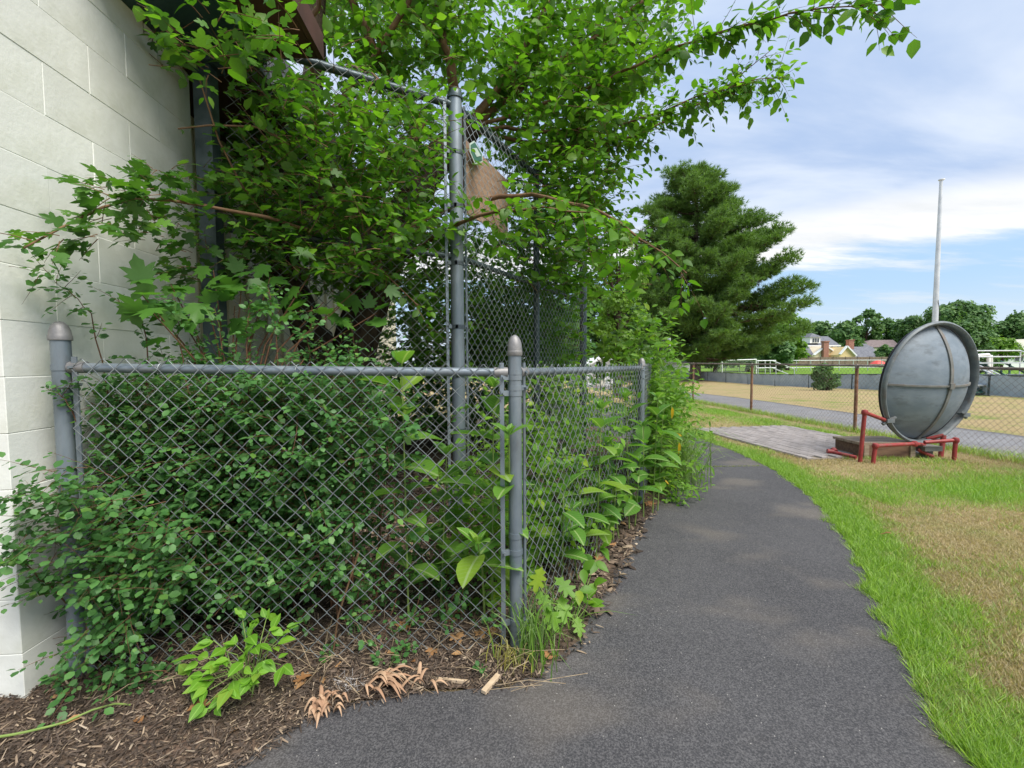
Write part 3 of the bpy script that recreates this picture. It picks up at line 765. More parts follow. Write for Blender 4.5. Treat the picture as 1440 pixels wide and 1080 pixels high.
# low windscreen fence of the playing field
w0, w1 = G(995,535.5), G(1198,547.5)
wdv = (w1-w0)[:2]; wl = np.linalg.norm(wdv); wdv /= wl; wnv = np.array([wdv[1],-wdv[0]])
ws = thing('field_fence', tuple(map(float, w0)), 'low field fence hung with faded blue-grey windscreen cloth and dark posts', 'fence')
wsp = wl/5.0; hs = .72
pts = [w0[:2]+wdv*wsp*k for k in range(-5, 9)]
for k, p in enumerate(pts):
    g = gz(*p); MB().tube([(p[0],p[1],g-.1),(p[0],p[1],g+hs+.03)], .04, 8).build('post', M_dkpost, ws)
    if k+1 < len(pts):
        q = pts[k+1]; gq = gz(*q)
        V = []; nseg = 8
        for i in range(nseg+1):
            t = i/nseg; c = p*(1-t)+q*t; g_ = g*(1-t)+gq*t; wv = .03*math.sin(i*2.3+k)
            for z in (.02, hs/2, hs): V.append((c[0]+wnv[0]*(.02+wv*(z/hs)), c[1]+wnv[1]*(.02+wv*(z/hs)), g_+z))
        Fc = [(i*3+j, i*3+j+1, i*3+j+4, i*3+j+3) for i in range(nseg) for j in range(2)]
        MB().add(V, Fc).build('windscreen_panel', M_screen, ws, True)
        MB().tube([(p[0],p[1],g+hs),(q[0],q[1],gq+hs)], .03, 6).build('top_rail', M_dkpost, ws)
# goal, pipe railing and stair railing beyond the windscreen
def frame_thing(name, label, cat, dep, segs, r, mat, depthv=0, group=None):
    pp = [(P(x0,y0,dep+d0), P(x1,y1,dep+d1)) for (x0,y0,d0,x1,y1,d1) in segs]
    b = pp[0][0]; g = float(gz(b[0], dep))
    t = thing(name, (b[0],b[1],g), label, cat, group)
    for a, c in pp:
        a = a.copy(); c = c.copy()
        MB().tube([a,c], r, 8).build('pipe', mat, t, True)
    return t
gy0 = 46; gb = 540-0
def ybase(px, dep): 
    q = gpt(px, dep); pr_ = project(q[None])[0]; return pr_[1]
yb = ybase(1040, 46)
t = frame_thing('goal_frame', 'white goal frame with net behind the windscreen fence', 'goal', 46, [(1015.5,yb,0,1015.5,507,0),(1063.5,yb,0,1063.5,505.5,0),(1015.5,507,0,1063.5,505.5,0),(1010,yb,1.6,1015.5,507,0),(1058,yb,1.6,1063.5,505.5,0),(1010,yb,1.6,1058,yb,1.6)], .06, M_white)
gA, gB2 = P(1015.5,507,46), P(1063.5,505.5,46)
m = MB(); hN = gA[2]-gz(gA[0],46)
for k in range(25):
    f = k/24; p = gA*(1-f)+gB2*f; m.tube([p, (p[0]-.35,p[1]+1.6,p[2]-hN)], .008, 3)
for k in range(9):
    f = k/8; m.tube([gA+np.array([-.35,1.6,-hN])*f, gB2+np.array([-.35,1.6,-hN])*f], .008, 3)
m.build('net', M_white, t, kind='stuff')
yb2 = ybase(1100, 42)
segs = [(x,yb2,0,x,507.5,0) for x in (1066,1076,1083,1091)]+[(1064,507.5,0,1091,507,0),(1064,517.5,0,1091,517,0),(1085,507,0,1117,519,0),(1085,517,0,1108,526,0),(1117,519,0,1117,yb2,0)]
frame_thing('stair_railing', 'pale pipe stair railing behind the windscreen fence', 'railing', 42, segs, .05, M_alu)
yb3 = ybase(1150, 60)
segs = [(x,yb3,0,x,507.3-.004*(x-1000),0) for x in range(1000,1250,20)]+[(985,507.5,0,1260,506.3,0),(985,517.5,0,1260,516.3,0)]
frame_thing('field_rail', 'long pale pipe rail along the far side of the field', 'railing', 60, segs, .05, M_alu)
# white sheet-like van left of the pine and a black box on a post
vp = gpt(948, 44)
vn = thing('white_van', tuple(map(float, vp)), 'white van parked beyond the windscreen fence near the pine', 'van')
prof = [(-2.3,.45),(2.3,.45),(2.35,1.1),(1.75,1.25),(1.2,2.0),(-2.25,2.05),(-2.35,1.9)]
V = [(vp[0]+x, vp[1]+y, vp[2]+z) for y in (-.9,.9) for x,z in prof]; k = len(prof)
link('body', bevel_mesh(MB().add(V, [tuple(range(k)), tuple(range(2*k-1,k-1,-1))]+[(i,i+k,(i+1)%k+k,(i+1)%k) for i in range(k)]).mesh('body'), .05), M_white, vn)
for x in (-1.5,1.45):
    for y in (-.92,.92): MB().tube([(vp[0]+x,vp[1]+y-.1,vp[2]+.34),(vp[0]+x,vp[1]+y+.1,vp[2]+.34)], .34, 14).build('wheel', M_black, vn)
MB().add([(vp[0]+x,vp[1]-.905,vp[2]+z) for x,z in ((.2,1.3),(1.5,1.3),(1.15,1.9),(.2,1.9))], [(0,1,2,3)]).build('window', M_glass, vn)
bp = gpt(925, 20)
bx = thing('box_post', tuple(map(float, bp)), 'black box mounted on a black post beside the pine', 'post')
zt = P(925,478,20)[2]; zb_ = P(925,492,20)[2]
MB().box((bp[0],bp[1],(zt+bp[2])/2-.1), (.13,.13,zt-bp[2])).build('post', M_black, bx)
MB().box((bp[0]+.30,bp[1],(zt+zb_)/2), (.36,.3,zt-zb_)).build('box', M_black, bx); MB().box((bp[0]+.50,bp[1],(zt+zb_)/2+.03), (.03,.3,zt-zb_+.1)).build('side_flap', M_white, bx)
# white shed behind the weeds
sp_ = gpt(842, 30)
sh = thing('white_shed', tuple(map(float, sp_)), 'small white shed with pale roof half hidden by the weeds', 'shed')
def gable(par, c, wx, wy, h, rh, wm, rm, along='x', ov=.3):
    x, y, z = c
    MB().box((x,y,z+h/2), (wx,wy,h)).build('wall', wm, par)
    if along == 'x':
        V = [(x+sx*wx/2, y+sy*wy/2, z+h) for sx in (-1,1) for sy in (-1,1)]+[(x-wx/2,y,z+h+rh),(x+wx/2,y,z+h+rh)]
        MB().add(V, [(0,4,1),(2,3,5),(0,2,5,4),(1,4,5,3),(0,1,3,2)]).build('gable', wm, par)
        for s in (-1,1):
            a = np.array([x-wx/2-ov, y+s*(wy/2+ov), z+h-rh*ov/(wy/2)+.02]); b = np.array([x-wx/2-ov, y-s*.0, z+h+rh+.02])
            dxv = np.array([wx+2*ov,0,0]); up = np.array([0,0,.14])
            MB().add([a,a+dxv,b+dxv,b,a+up,a+dxv+up,b+dxv+up,b+up], [(0,1,2,3),(4,7,6,5),(0,4,5,1),(1,5,6,2),(2,6,7,3),(3,7,4,0)]).build('roof', rm, par)
    else:
        V = [(x+sx*wx/2, y+sy*wy/2, z+h) for sx in (-1,1) for sy in (-1,1)]+[(x,y-wy/2,z+h+rh),(x,y+wy/2,z+h+rh)]
        MB().add(V, [(0,2,4),(1,5,3),(0,4,5,1),(2,3,5,4),(0,1,3,2)]).build('gable', wm, par)
        for s in (-1,1):
            a = np.array([x+s*(wx/2+ov), y-wy/2-ov, z+h-rh*ov/(wx/2)+.02]); b = np.array([x, y-wy/2-ov, z+h+rh+.02])
            dyv = np.array([0,wy+2*ov,0]); up = np.array([0,0,.14])
            MB().add([a,a+dyv,b+dyv,b,a+up,a+dyv+up,b+dyv+up,b+up], [(0,1,2,3),(4,7,6,5),(0,4,5,1),(1,5,6,2),(2,6,7,3),(3,7,4,0)]).build('roof', rm, par)
gable(sh, sp_, 2.6, 3.0, 1.2, .7, M_white, M_white, 'y')
MB().box((sp_[0]-.3,sp_[1]-1.52,sp_[2]+.6), (.8,.05,1.15)).build('door', M_siding, sh)
# houses
def window(par, c, w_, h_, fr=.12):
    o_ = MB().box(c, (w_+2*fr,.10,h_+2*fr)).build('window', M_white, par)
    link('pane', MB().box((c[0],c[1]-.07,c[2]), (w_,.06,h_)).mesh('pane'), M_glass, o_)
    if w_ > 1.0: link('mullion', MB().box((c[0],c[1]-.12,c[2]), (.09,.05,h_)).mesh('mullion'), M_white, o_)
DH = 92.0
def HP(px, py, dep=DH): return P(px, py, dep)
h1 = thing('yellow_house', tuple(map(float, gpt(1152, DH))), 'two-storey yellow house with white dormer and tall brick chimney', 'house')
g1 = gpt(1152, DH)[2]
def wallbox(par, x0, x1, ytop, dep, dy, mat, name='wall'):
    a = HP(x0, ytop, dep); b = HP(x1, ytop, dep); z0 = float(gz(a[0], dep))
    MB().box(((a[0]+b[0])/2, dep+dy/2, (a[2]+z0)/2-.2), (b[0]-a[0], dy, a[2]-z0+.4)).build(name, mat, par); return a, b
# main two-storey block behind, hipped roof
a, b = wallbox(h1, 1136, 1177, 486, DH+5, 8, M_yhouse)
e0 = HP(1133.5, 486, DH+5); e1 = HP(1180, 486, DH+5); r0 = HP(1140, 473, DH+9); r1 = HP(1164, 473, DH+9)
V = [(e0[0],DH+4.6,e0[2]),(e1[0],DH+4.6,e0[2]),(e1[0],DH+13.4,e0[2]),(e0[0],DH+13.4,e0[2]),(r0[0],DH+9,r0[2]),(r1[0],DH+9,r0[2])]
MB().add(V, [(0,1,5,4),(1,2,5),(2,3,4,5),(3,0,4),(0,3,2,1)]).build('roof', M_roof, h1)
MB().box(((e0[0]+e1[0])/2, DH+4.55, e0[2]-.1), (e1[0]-e0[0],.25,.28)).build('eave', M_white, h1)
# dormer
da, db = HP(1139.5,482.5,DH+4.6), HP(1154,482.5,DH+4.6); dt = HP(1140,474,DH+4.6)[2]
MB().box(((da[0]+db[0])/2, DH+6.4, (da[2]+dt)/2), (db[0]-da[0], 3.4, dt-da[2])).build('dormer', M_white, h1)
mm = MB(); ap = HP(1146.5,468,DH+4.4)
mm.add([(da[0]-.3,DH+4.4,dt),(db[0]+.3,DH+4.4,dt),(db[0]+.3,DH+8.6,dt),(da[0]-.3,DH+8.6,dt),(ap[0],DH+5.4,ap[2]),(ap[0],DH+8.6,ap[2])], [(0,1,4),(1,2,5,4),(2,3,5),(3,0,4,5),(0,3,2,1)]); mm.build('dormer_roof', M_roof, h1)
for x in (1143.5,1146.8,1150.2): c = HP(x,478.5,DH+4.7); window(h1, (c[0],DH+4.68,c[2]), .36, .85, .06)
# low wing and gable in front
wallbox(h1, 1126, 1146, 497.5, DH, 6, M_yhouse)
e0 = HP(1124,498,DH-.4); e1 = HP(1160,498,DH-.4); rr = HP(1130,486,DH+4)
V = [(e0[0],DH-.5,e0[2]),(e1[0],DH-.5,e0[2]),(e1[0],DH+4.9,rr[2]),(e0[0]+.6,DH+4.9,rr[2])]
MB().add(V+[(p[0],p[1],p[2]-.22) for p in V], [(0,1,2,3),(4,7,6,5),(0,4,5,1),(1,5,6,2),(2,6,7,3),(3,7,4,0)]).build('roof', M_roof, h1)
ga, gb_, gp = HP(1143.5,500,DH-1), HP(1179,500,DH-1), HP(1160.5,487,DH-1)
z0 = float(gz(ga[0],DH))-.4
V = [(ga[0],DH-1,z0),(gb_[0],DH-1,z0),(gb_[0],DH-1,ga[2]),(gp[0],DH-1,gp[2]),(ga[0],DH-1,ga[2])]
V2 = [(p[0],DH+5,p[2]) for p in V]
MB().add(V+V2, [(0,1,2,3,4),(9,8,7,6,5),(0,5,6,1),(1,6,7,2),(2,7,8,3),(3,8,9,4),(4,9,5,0)]).build('gable_wall', surf('pale_yellow', [(.66,.56,.38),(.74,.64,.46)], 1.5, .8, 0, 0), h1)
for A_, B_ in ((4,3),(2,3)):
    p, q = np.array(V[A_]), np.array(V[B_]); MB().bar(p+np.array([0,-.15,.1]), q+np.array([0,-.15,.1]), .5, .25).build('bargeboard', M_white, h1)
c0 = HP(1160.5,481,DH-1.4); 
MB().box((c0[0],DH-1.4,(c0[2]+z0)/2), (1.05,.8,c0[2]-z0)).box((c0[0],DH-1.4,c0[2]+.1), (1.25,1.0,.25)).build('chimney', M_brick, h1)
for x, y in ((1138.5,502),(1151.5,501.5),(1169.5,501.5)): c = HP(x,y,DH); window(h1, (c[0],DH-1.02 if x > 1145 else DH-.03,c[2]), 1.15 if x < 1145 else .6, .95, .07)
c = HP(1170,489.5,DH+4.9); window(h1, (c[0],DH+4.97,c[2]), .5, .8, .08)
# second yellow house: gable end left, long roof to the right
h2 = thing('yellow_cottage', tuple(map(float, gpt(1205, DH-4))), 'low yellow cottage with grey roof and short brick chimney', 'house')
D2 = DH-4; ga, gp, gb_ = HP(1180,499,D2), HP(1190,487.5,D2), HP(1203,501,D2); z0 = float(gz(ga[0],D2))-.4
V = [(ga[0],D2,z0),(gb_[0],D2,z0),(gb_[0],D2,gb_[2]),(gp[0],D2,gp[2]),(ga[0],D2,ga[2])]; V2 = [(p[0],D2+7,p[2]) for p in V]
MB().add(V+V2, [(0,1,2,3,4),(9,8,7,6,5),(0,5,6,1),(1,6,7,2),(2,7,8,3),(3,8,9,4),(4,9,5,0)]).build('gable_wall', M_yhouse, h2)
for A_, B_ in ((4,3),(2,3)):
    p, q = np.array(V[A_]), np.array(V[B_]); MB().bar(p+np.array([0,-.15,.1]), q+np.array([0,-.15,.1]), .5, .25).build('bargeboard', M_white, h2)
wallbox(h2, 1202.5, 1235, 502, D2+.2, 6, M_yhouse)
e0, e1 = HP(1201.5,502.5,D2-.1), HP(1238,502.5,D2-.1); r0, r1 = HP(1191,487.5,D2+3.4), HP(1227,487.5,D2+3.4)
V = [(e0[0],D2-.1,e0[2]),(e1[0],D2-.1,e0[2]),(r1[0],D2+3.4,r1[2]),(r0[0],D2+3.4,r0[2])]
MB().add(V+[(p[0],p[1],p[2]-.22) for p in V], [(0,1,2,3),(4,7,6,5),(0,4,5,1),(1,5,6,2),(2,6,7,3),(3,7,4,0)]).build('roof', M_roof, h2)
MB().box(((e0[0]+e1[0])/2, D2-.15, e0[2]-.12), (e1[0]-e0[0],.15,.22)).build('eave', M_white, h2)
c0 = HP(1195.5,479,D2+3); MB().box((c0[0],D2+3,c0[2]-1.2), (1.05,.9,2.6)).box((c0[0],D2+3,c0[2]+.1), (1.2,1.05,.2)).build('chimney', M_brick, h2)
c = HP(1219.5,507.5,D2); window(h2, (c[0],D2+.17,c[2]), .8, .6, .08)
# grey roofs behind
h3 = thing('grey_roofed_house', tuple(map(float, gpt(1222, 112))), 'long house with wide grey hipped roof behind the yellow cottage', 'house')
D3 = 112.; wallbox(h3, 1204, 1262, 489, D3, 9, M_siding)
def hip(par, x0, x1, xr0, xr1, ye, yr, dep, dy, mat):
    e0 = HP(x0,ye,dep); e1 = HP(x1,ye,dep); r0 = HP(xr0,yr,dep+dy/2); r1 = HP(xr1,yr,dep+dy/2)
    V = [(e0[0],dep-.4,e0[2]),(e1[0],dep-.4,e0[2]),(e1[0],dep+dy+.4,e0[2]),(e0[0],dep+dy+.4,e0[2]),(r0[0],dep+dy/2,r0[2]),(r1[0],dep+dy/2,r1[2])]
    MB().add(V, [(0,1,5,4),(1,2,5),(2,3,4,5),(3,0,4),(0,3,2,1)]).build('roof', mat, par)
hip(h3, 1199, 1226, 1209, 1211, 489, 480, D3-1, 8, M_roof); hip(h3, 1208, 1266, 1224, 1256, 488.5, 478, D3, 9, M_broof)
# white long building at the right
h4 = thing('white_outbuilding', tuple(map(float, gpt(1425, 70))), 'long low white building with brown roof beyond the bleachers', 'building')
wallbox(h4, 1393, 1475, 499, 70, 8, M_white); 
e0, e1, r0 = HP(1391,500,69.6), HP(1478,500,69.6), HP(1397,491.5,74)
V = [(e0[0],69.6,e0[2]),(e1[0],69.6,e0[2]),(e1[0],74,r0[2]),(e0[0]+.4,74,r0[2])]; MB().add(V+[(p[0],p[1],p[2]-.2) for p in V], [(0,1,2,3),(4,7,6,5),(0,4,5,1),(1,5,6,2),(2,6,7,3),(3,7,4,0)]).build('roof', M_broof, h4)
for x in (1412,1432): c = HP(x,504.5,70); window(h4, (c[0],69.97,c[2]), 1.2, .7, .08)
h5 = thing('pale_gabled_house', tuple(map(float, gpt(1445, 95))), 'pale grey gabled house rising behind the white building', 'house')
c = gpt(1447, 95); gable(h5, c, 9, 8, 3.0, 2.3, M_white, M_siding, 'y')
# brown board fence in front of the houses
bfz = thing('board_fence', tuple(map(float, gpt(1150, 84))), 'long brown board fence in front of the yellow houses', 'fence')
xa, xb = gpt(1085,84), gpt(1330,84); x = xa[0]
while x < xb[0]:
    z = gz(x,84); MB().box((x+1.2,84,z+.85), (2.36,.06,1.7)).build('fence_panel', M_bfence, bfz); MB().box((x,83.95,z+.9), (.12,.12,1.8)).build('post', M_bfence, bfz); x += 2.4
um = gpt(1234, 80); uz = P(1234,511,80)[2]
u_ = thing('red_parasol', tuple(map(float, um)), 'faded red parasol in front of the yellow cottage', 'parasol')
MB().lathe((um[0],um[1],0), [(1.3,uz-.1),(.75,uz+.35),(.03,uz+.7)], 8).build('canopy', M_redsign, u_); MB().tube([(um[0],um[1],um[2]),(um[0],um[1],uz+.3)], .04, 6).build('pole', M_white, u_)

# bleachers right of the dish
def bleacher(name, label, px0, px1, dep, rows, grp):
    a = gpt(px0, dep); b = gpt(px1, dep); x0, x1 = a[0], b[0]; g = float(a[2])
    t = thing(name, (float(x0+x1)/2, dep, g), label, 'bleachers', grp)
    for r in range(rows):
        y = dep+.55*r; z = g+.36+.26*r
        MB().box(((x0+x1)/2, y, z), (x1-x0,.27,.05)).build('seat_plank', M_alu, t)
        MB().box(((x0+x1)/2, y+.30, z-.22), (x1-x0,.22,.04)).build('foot_plank', M_alu, t)
    k = 4
    for i in range(k):
        x = x0+.1+(x1-x0-.2)*i/(k-1)
        m = MB().bar((x,dep-.1,g+.12),(x,dep+.55*rows,g+.12),.05,.05).bar((x,dep-.1,g+.1),(x,dep+.55*rows-.2,g+.32+.26*rows-.15),.05,.05)
        for r in range(rows): m.bar((x,dep+.55*r,g-.02),(x,dep+.55*r,g+.33+.26*r),.05,.05)
        m.build('support_frame', M_grnframe, t)
    for z in (.12,): MB().bar((x0,dep-.1,g+z),(x1,dep-.1,g+z),.05,.05).build('cross_brace', M_grnframe, t)
    y = dep+.55*rows
    for x in (x0,x1):
        MB().tube([(x,dep+.1,g),(x,dep+.1,g+.65),(x,y,g+.62+.26*rows),(x,y,g)], .028, 6).build('guard_rail', M_alu, t)
    MB().tube([(x0,y,g+.62+.26*rows),(x1,y,g+.62+.26*rows)], .028, 6).tube([(x0,y,g+.36+.26*rows),(x1,y,g+.36+.26*rows)], .028, 6).build('back_rail', M_alu, t)
bleacher('bleachers', 'small aluminium bleachers on a green frame beside the grey dish', 1364, 1408, 15.0, 3, None)
bleacher('bleachers', 'larger aluminium bleachers with tall guard rails by the white building', 1414, 1530, 16.2, 4, None)
yb4 = ybase(1384, 24)
t = frame_thing('gate_frame', 'white pipe frame filled with chain link behind the bleachers', 'gate', 24, [(1374,500,0,1390.5,499,0),(1390.5,499,0,1389.5,yb4,0),(1374,500,0,1374,yb4,0),(1393,500,0,1393,yb4,.4)], .09, M_white)
p0_, p1_ = P(1374,500,24), P(1390,500,24)
link('chain_link_mesh', chainlink(p0_[:2], p1_[:2], float(gz(p0_[0],24))+.1, p0_[2], .16, .008, 3), M_black, t, kind='stuff')

# ------------------------------------------------------------------ leaf templates (unit length along +y, normal +z)
def leaf_simple(ts=(0,.35,.7,1), ws=(0,.30,.24,0), fold=.12, droop=.12):
    V = []; T = []
    mid = [(0, t, -droop*t*t) for t in ts]; V += mid; n = len(ts)
    for s in (-1,1):
        b = len(V)
        for i in range(1, n-1): V.append((s*ws[i], ts[i]-.02, -droop*ts[i]**2+fold*ws[i]*1.6))
        side = [0]+[b+i for i in range(n-2)]+[n-1]
        for i in range(n-1):
            a, c = i, i+1; p, q = side[i], side[i+1]
            if i == 0: tr = [(a,c,q)]
            elif i == n-2: tr = [(a,c,p)]
            else: tr = [(a,c,q),(a,q,p)]
            T += [t_ if s < 0 else t_[::-1] for t_ in tr]
    T = [t_[::-1] if True else t_ for t_ in T]
    V = np.array(V, float); T = np.array(T)
    # make normals +z
    nrm = np.cross(V[T[:,1]]-V[T[:,0]], V[T[:,2]]-V[T[:,0]])[:,2]
    T[nrm < 0] = T[nrm < 0][:, ::-1]
    return V, T
def leaf_lobed(pts, cy=.38, fold=.08, droop=.18):
    """pts: right half outline from base to tip (x>=0)"""
    pts = list(pts); left = [(-x, y) for x, y in pts[1:-1]][::-1]
    out = pts+left
    V = [(0,cy,0)]+[(x, y, fold*abs(x)-droop*((y-cy)**2+x*x)) for x, y in out]; n = len(out)
    T = np.array([(0, 1+i, 1+(i+1) % n) for i in range(n)]); V = np.array(V, float)
    nrm = np.cross(V[T[:,1]]-V[T[:,0]], V[T[:,2]]-V[T[:,0]])[:,2]; T[nrm < 0] = T[nrm < 0][:, ::-1]
    return V, T
TM = {
 'ovate': leaf_simple((0,.22,.55,.82,1), (0,.28,.33,.16,0), .14, .16),
 'round': leaf_simple((0,.3,.68,1), (0,.33,.36,0), .10, .10),
 'lance': leaf_simple((0,.28,.65,1), (0,.13,.12,0), .2, .22),
 'milk': leaf_simple((0,.1,.3,.5,.7,.88,1), (0,.15,.255,.285,.25,.14,0), .22, .26),
 'ash': leaf_simple((0,.2,.45,.7,1), (0,.20,.29,.20,0), .16, .22),
 'mullob': leaf_lobed([(0,0),(.20,-.04),(.38,.10),(.36,.24),(.19,.34),(.36,.48),(.38,.62),(.25,.66),(.15,.60),(.14,.78),(.06,.92),(0,1)], .36, .1, .2),
 'maple': leaf_lobed([(0,0),(.16,-.03),(.34,.02),(.30,.12),(.52,.30),(.36,.34),(.55,.62),(.40,.60),(.20,.50),(.22,.72),(.10,.80),(0,1)], .30, .06, .18),
 'oak': leaf_lobed([(0,0),(.08,.15),(.24,.22),(.10,.34),(.34,.46),(.30,.54),(.13,.56),(.32,.74),(.26,.80),(.10,.76),(.10,.92),(0,1)], .5, .1, .25),
 'spray': (np.array([(0,0,0),(.32,.35,.03),(.05,.55,0),(.30,.85,-.05),(0,1,-.06),(-.30,.80,-.03),(-.06,.5,0),(-.33,.32,.03)]), np.array([(0,1,2),(2,3,4),(4,5,6),(6,7,0),(0,2,6),(2,4,6)])),
}
TMESH = {}
def orient(pos, d, up, s):
    """(N,3) arrays -> (N,4,4)"""
    d = d/np.linalg.norm(d, axis=1, keepdims=True); x = np.cross(d, up); x /= np.linalg.norm(x, axis=1, keepdims=True)+1e-9; z = np.cross(x, d)
    M = np.zeros((len(pos),4,4)); M[:,:3,0] = x*s[:,None]; M[:,:3,1] = d*s[:,None]; M[:,:3,2] = z*s[:,None]; M[:,:3,3] = pos; M[:,3,3] = 1
    return M
class Plant:
    def __init__(s): s.L = {}; s.stem = MB()
    def leaf(s, tm, pos, d, up, size):
        s.L.setdefault(tm, []).append((np.asarray(pos, float), np.asarray(d, float), np.asarray(up, float), float(size)))
    def twig(s, p, d, L, n, tm, size, r=.0025, droop=.15, opp=False, spread=.9, upb=.8, mix=None, start=.12, sides=3):
        p = np.array(p, float); d = np.array(d, float); d /= np.linalg.norm(d)
        k = 4; pts = [p]; dd = d.copy()
        for i in range(k):
            dd = dd+np.array([0,0,-droop/k])+rng.normal(0,.07,3); dd /= np.linalg.norm(dd); pts.append(pts[-1]+dd*L/k)
        s.stem.tube(pts, [r*(1-.75*i/k) for i in range(k+1)], sides, False)
        s.along(pts, n, tm, size, opp, spread, upb, mix, start); return pts
    def along(s, pts, n, tm, size, opp=False, spread=.9, upb=.8, mix=None, start=.12):
        pts = np.array(pts, float); k = len(pts)-1
        for i in range(n):
            t = start+(1-start)*(i+rng.uniform(.2,.8))/n; f = min(t*k, k-1e-6); a = int(f); q = pts[a]+(pts[a+1]-pts[a])*(f-a); dv = pts[a+1]-pts[a]; dv /= np.linalg.norm(dv)+1e-9
            sd = np.cross(dv, (0,0,1)); nn = np.linalg.norm(sd); sd = sd/nn if nn > .15 else rng.normal(0,1,3)
            sd = sd/np.linalg.norm(sd); vv = np.cross(sd, dv)
            for sg in ((1,-1) if opp else ((1,) if i % 2 else (-1,))):
                a2 = rng.normal(0,.5); side = sd*math.cos(a2)*sg+vv*math.sin(a2)
                ld = dv*rng.uniform(.3,.9)+side*spread+np.array([0,0,rng.uniform(-.5,.15)])
                up = np.array([0,0,upb])+rng.normal(0,.38,3)+np.array([0,-.25,0])
                T_ = tm if mix is None or rng.random() > mix[1] else mix[0]
                s.leaf(T_, q+ld*.01, ld, up, size*rng.uniform(.45,1.25)*(1-.25*t))
    def build(s, par, mats, nobj=300, stemmat=None, stemname='stem', joined='foliage', minpx=9):
        if s.stem.n and stemmat is not None: s.stem.build(stemname, stemmat, par, True, kind='stuff', angle=None)
        cand = []
        data = {}
        for tm, lst in s.L.items():
            pos = np.array([l[0] for l in lst]); M = orient(pos, np.array([l[1] for l in lst]), np.array([l[2] for l in lst]), np.array([l[3] for l in lst]))
            data[tm] = M; pr = project(pos); sz = F*np.array([l[3] for l in lst])/np.maximum(pr[:,2],.1)
            ok = (pr[:,0] > 0) & (pr[:,0] < 1440) & (pr[:,1] > 0) & (pr[:,1] < 1080) & (sz > minpx)
            cand += [(sz[i], tm, i) for i in np.nonzero(ok)[0]]
        cand.sort(key=lambda c: -c[0]); top = cand[:nobj]
        sel = {tm: set() for tm in data}
        for _, tm, i in top: sel[tm].add(i)
        VV = {}; 
        for tm, M in data.items():
            mat = mats[tm] if isinstance(mats, dict) else mats
            key = (tm, mat.name)
            if key not in TMESH:
                TMESH[key] = tri_mesh('leaf', *TM[tm], smooth=True); TMESH[key].materials.append(mat)
            for i in sel[tm]: link('leaf', TMESH[key], None, par, M=Matrix(M[i].tolist()))
            rest = np.array([i not in sel[tm] for i in range(len(M))])
            if rest.any():
                v, t = TM[tm]; R = M[rest]
                W_ = np.einsum('nij,kj->nki', R[:,:3,:3], v)+R[:,None,:3,3]; n = len(R)
                T_ = t[None]+(np.arange(n)*len(v))[:,None,None]
                VV.setdefault(mat.name, []).append((W_.reshape(-1,3), T_.reshape(-1,3)))
        for mn, parts in VV.items():
            V = np.concatenate([p[0] for p in parts]); offs = np.cumsum([0]+[len(p[0]) for p in parts[:-1]])
            T_ = np.concatenate([p[1]+o_ for p, o_ in zip(parts, offs)])
            link(joined, tri_mesh(joined, V, T_, True), MATS[mn], par, kind='stuff')
def rdir(up=.3): 
    v = rng.normal(0,1,3); v[2] = abs(v[2])*.6+up; return v/np.linalg.norm(v)
def sample_poly(poly, n):
    p = np.array(poly); lo, hi = p.min(0), p.max(0); out = []
    while len(out) < n:
        q = rng.uniform(lo, hi, (n*2,2)); out += [tuple(a) for a in q[in_poly(q[:,0], q[:,1], poly)]]
    return out[:n]

# ------------------------------------------------------------------ far and middle trees
def leaf_cloud(centers, radii, n, size, flat=.75):
    centers = np.array(centers); radii = np.array(radii); k = len(centers)
    wts = radii**2; wts /= wts.sum(); c = rng.choice(k, n, p=wts)
    v = rng.normal(0,1,(n,3)); v /= np.linalg.norm(v, axis=1, keepdims=True)
    rr = rng.uniform(.45,1.08,n)**.6; p = centers[c]+v*(radii[c]*rr)[:,None]*np.array([1,1,flat])
    up = v+rng.normal(0,.5,(n,3))+np.array([0,0,.6]); d = np.cross(up, rng.normal(0,1,(n,3)))
    return orient(p, d, up, size*rng.uniform(.6,1.3,n))
def cloud_mesh(M, tm='spray'):
    v, t = TM[tm]; W_ = np.einsum('nij,kj->nki', M[:,:3,:3], v)+M[:,None,:3,3]
    return tri_mesh('crown', W_.reshape(-1,3), (t[None]+(np.arange(len(M))*len(v))[:,None,None]).reshape(-1,3))
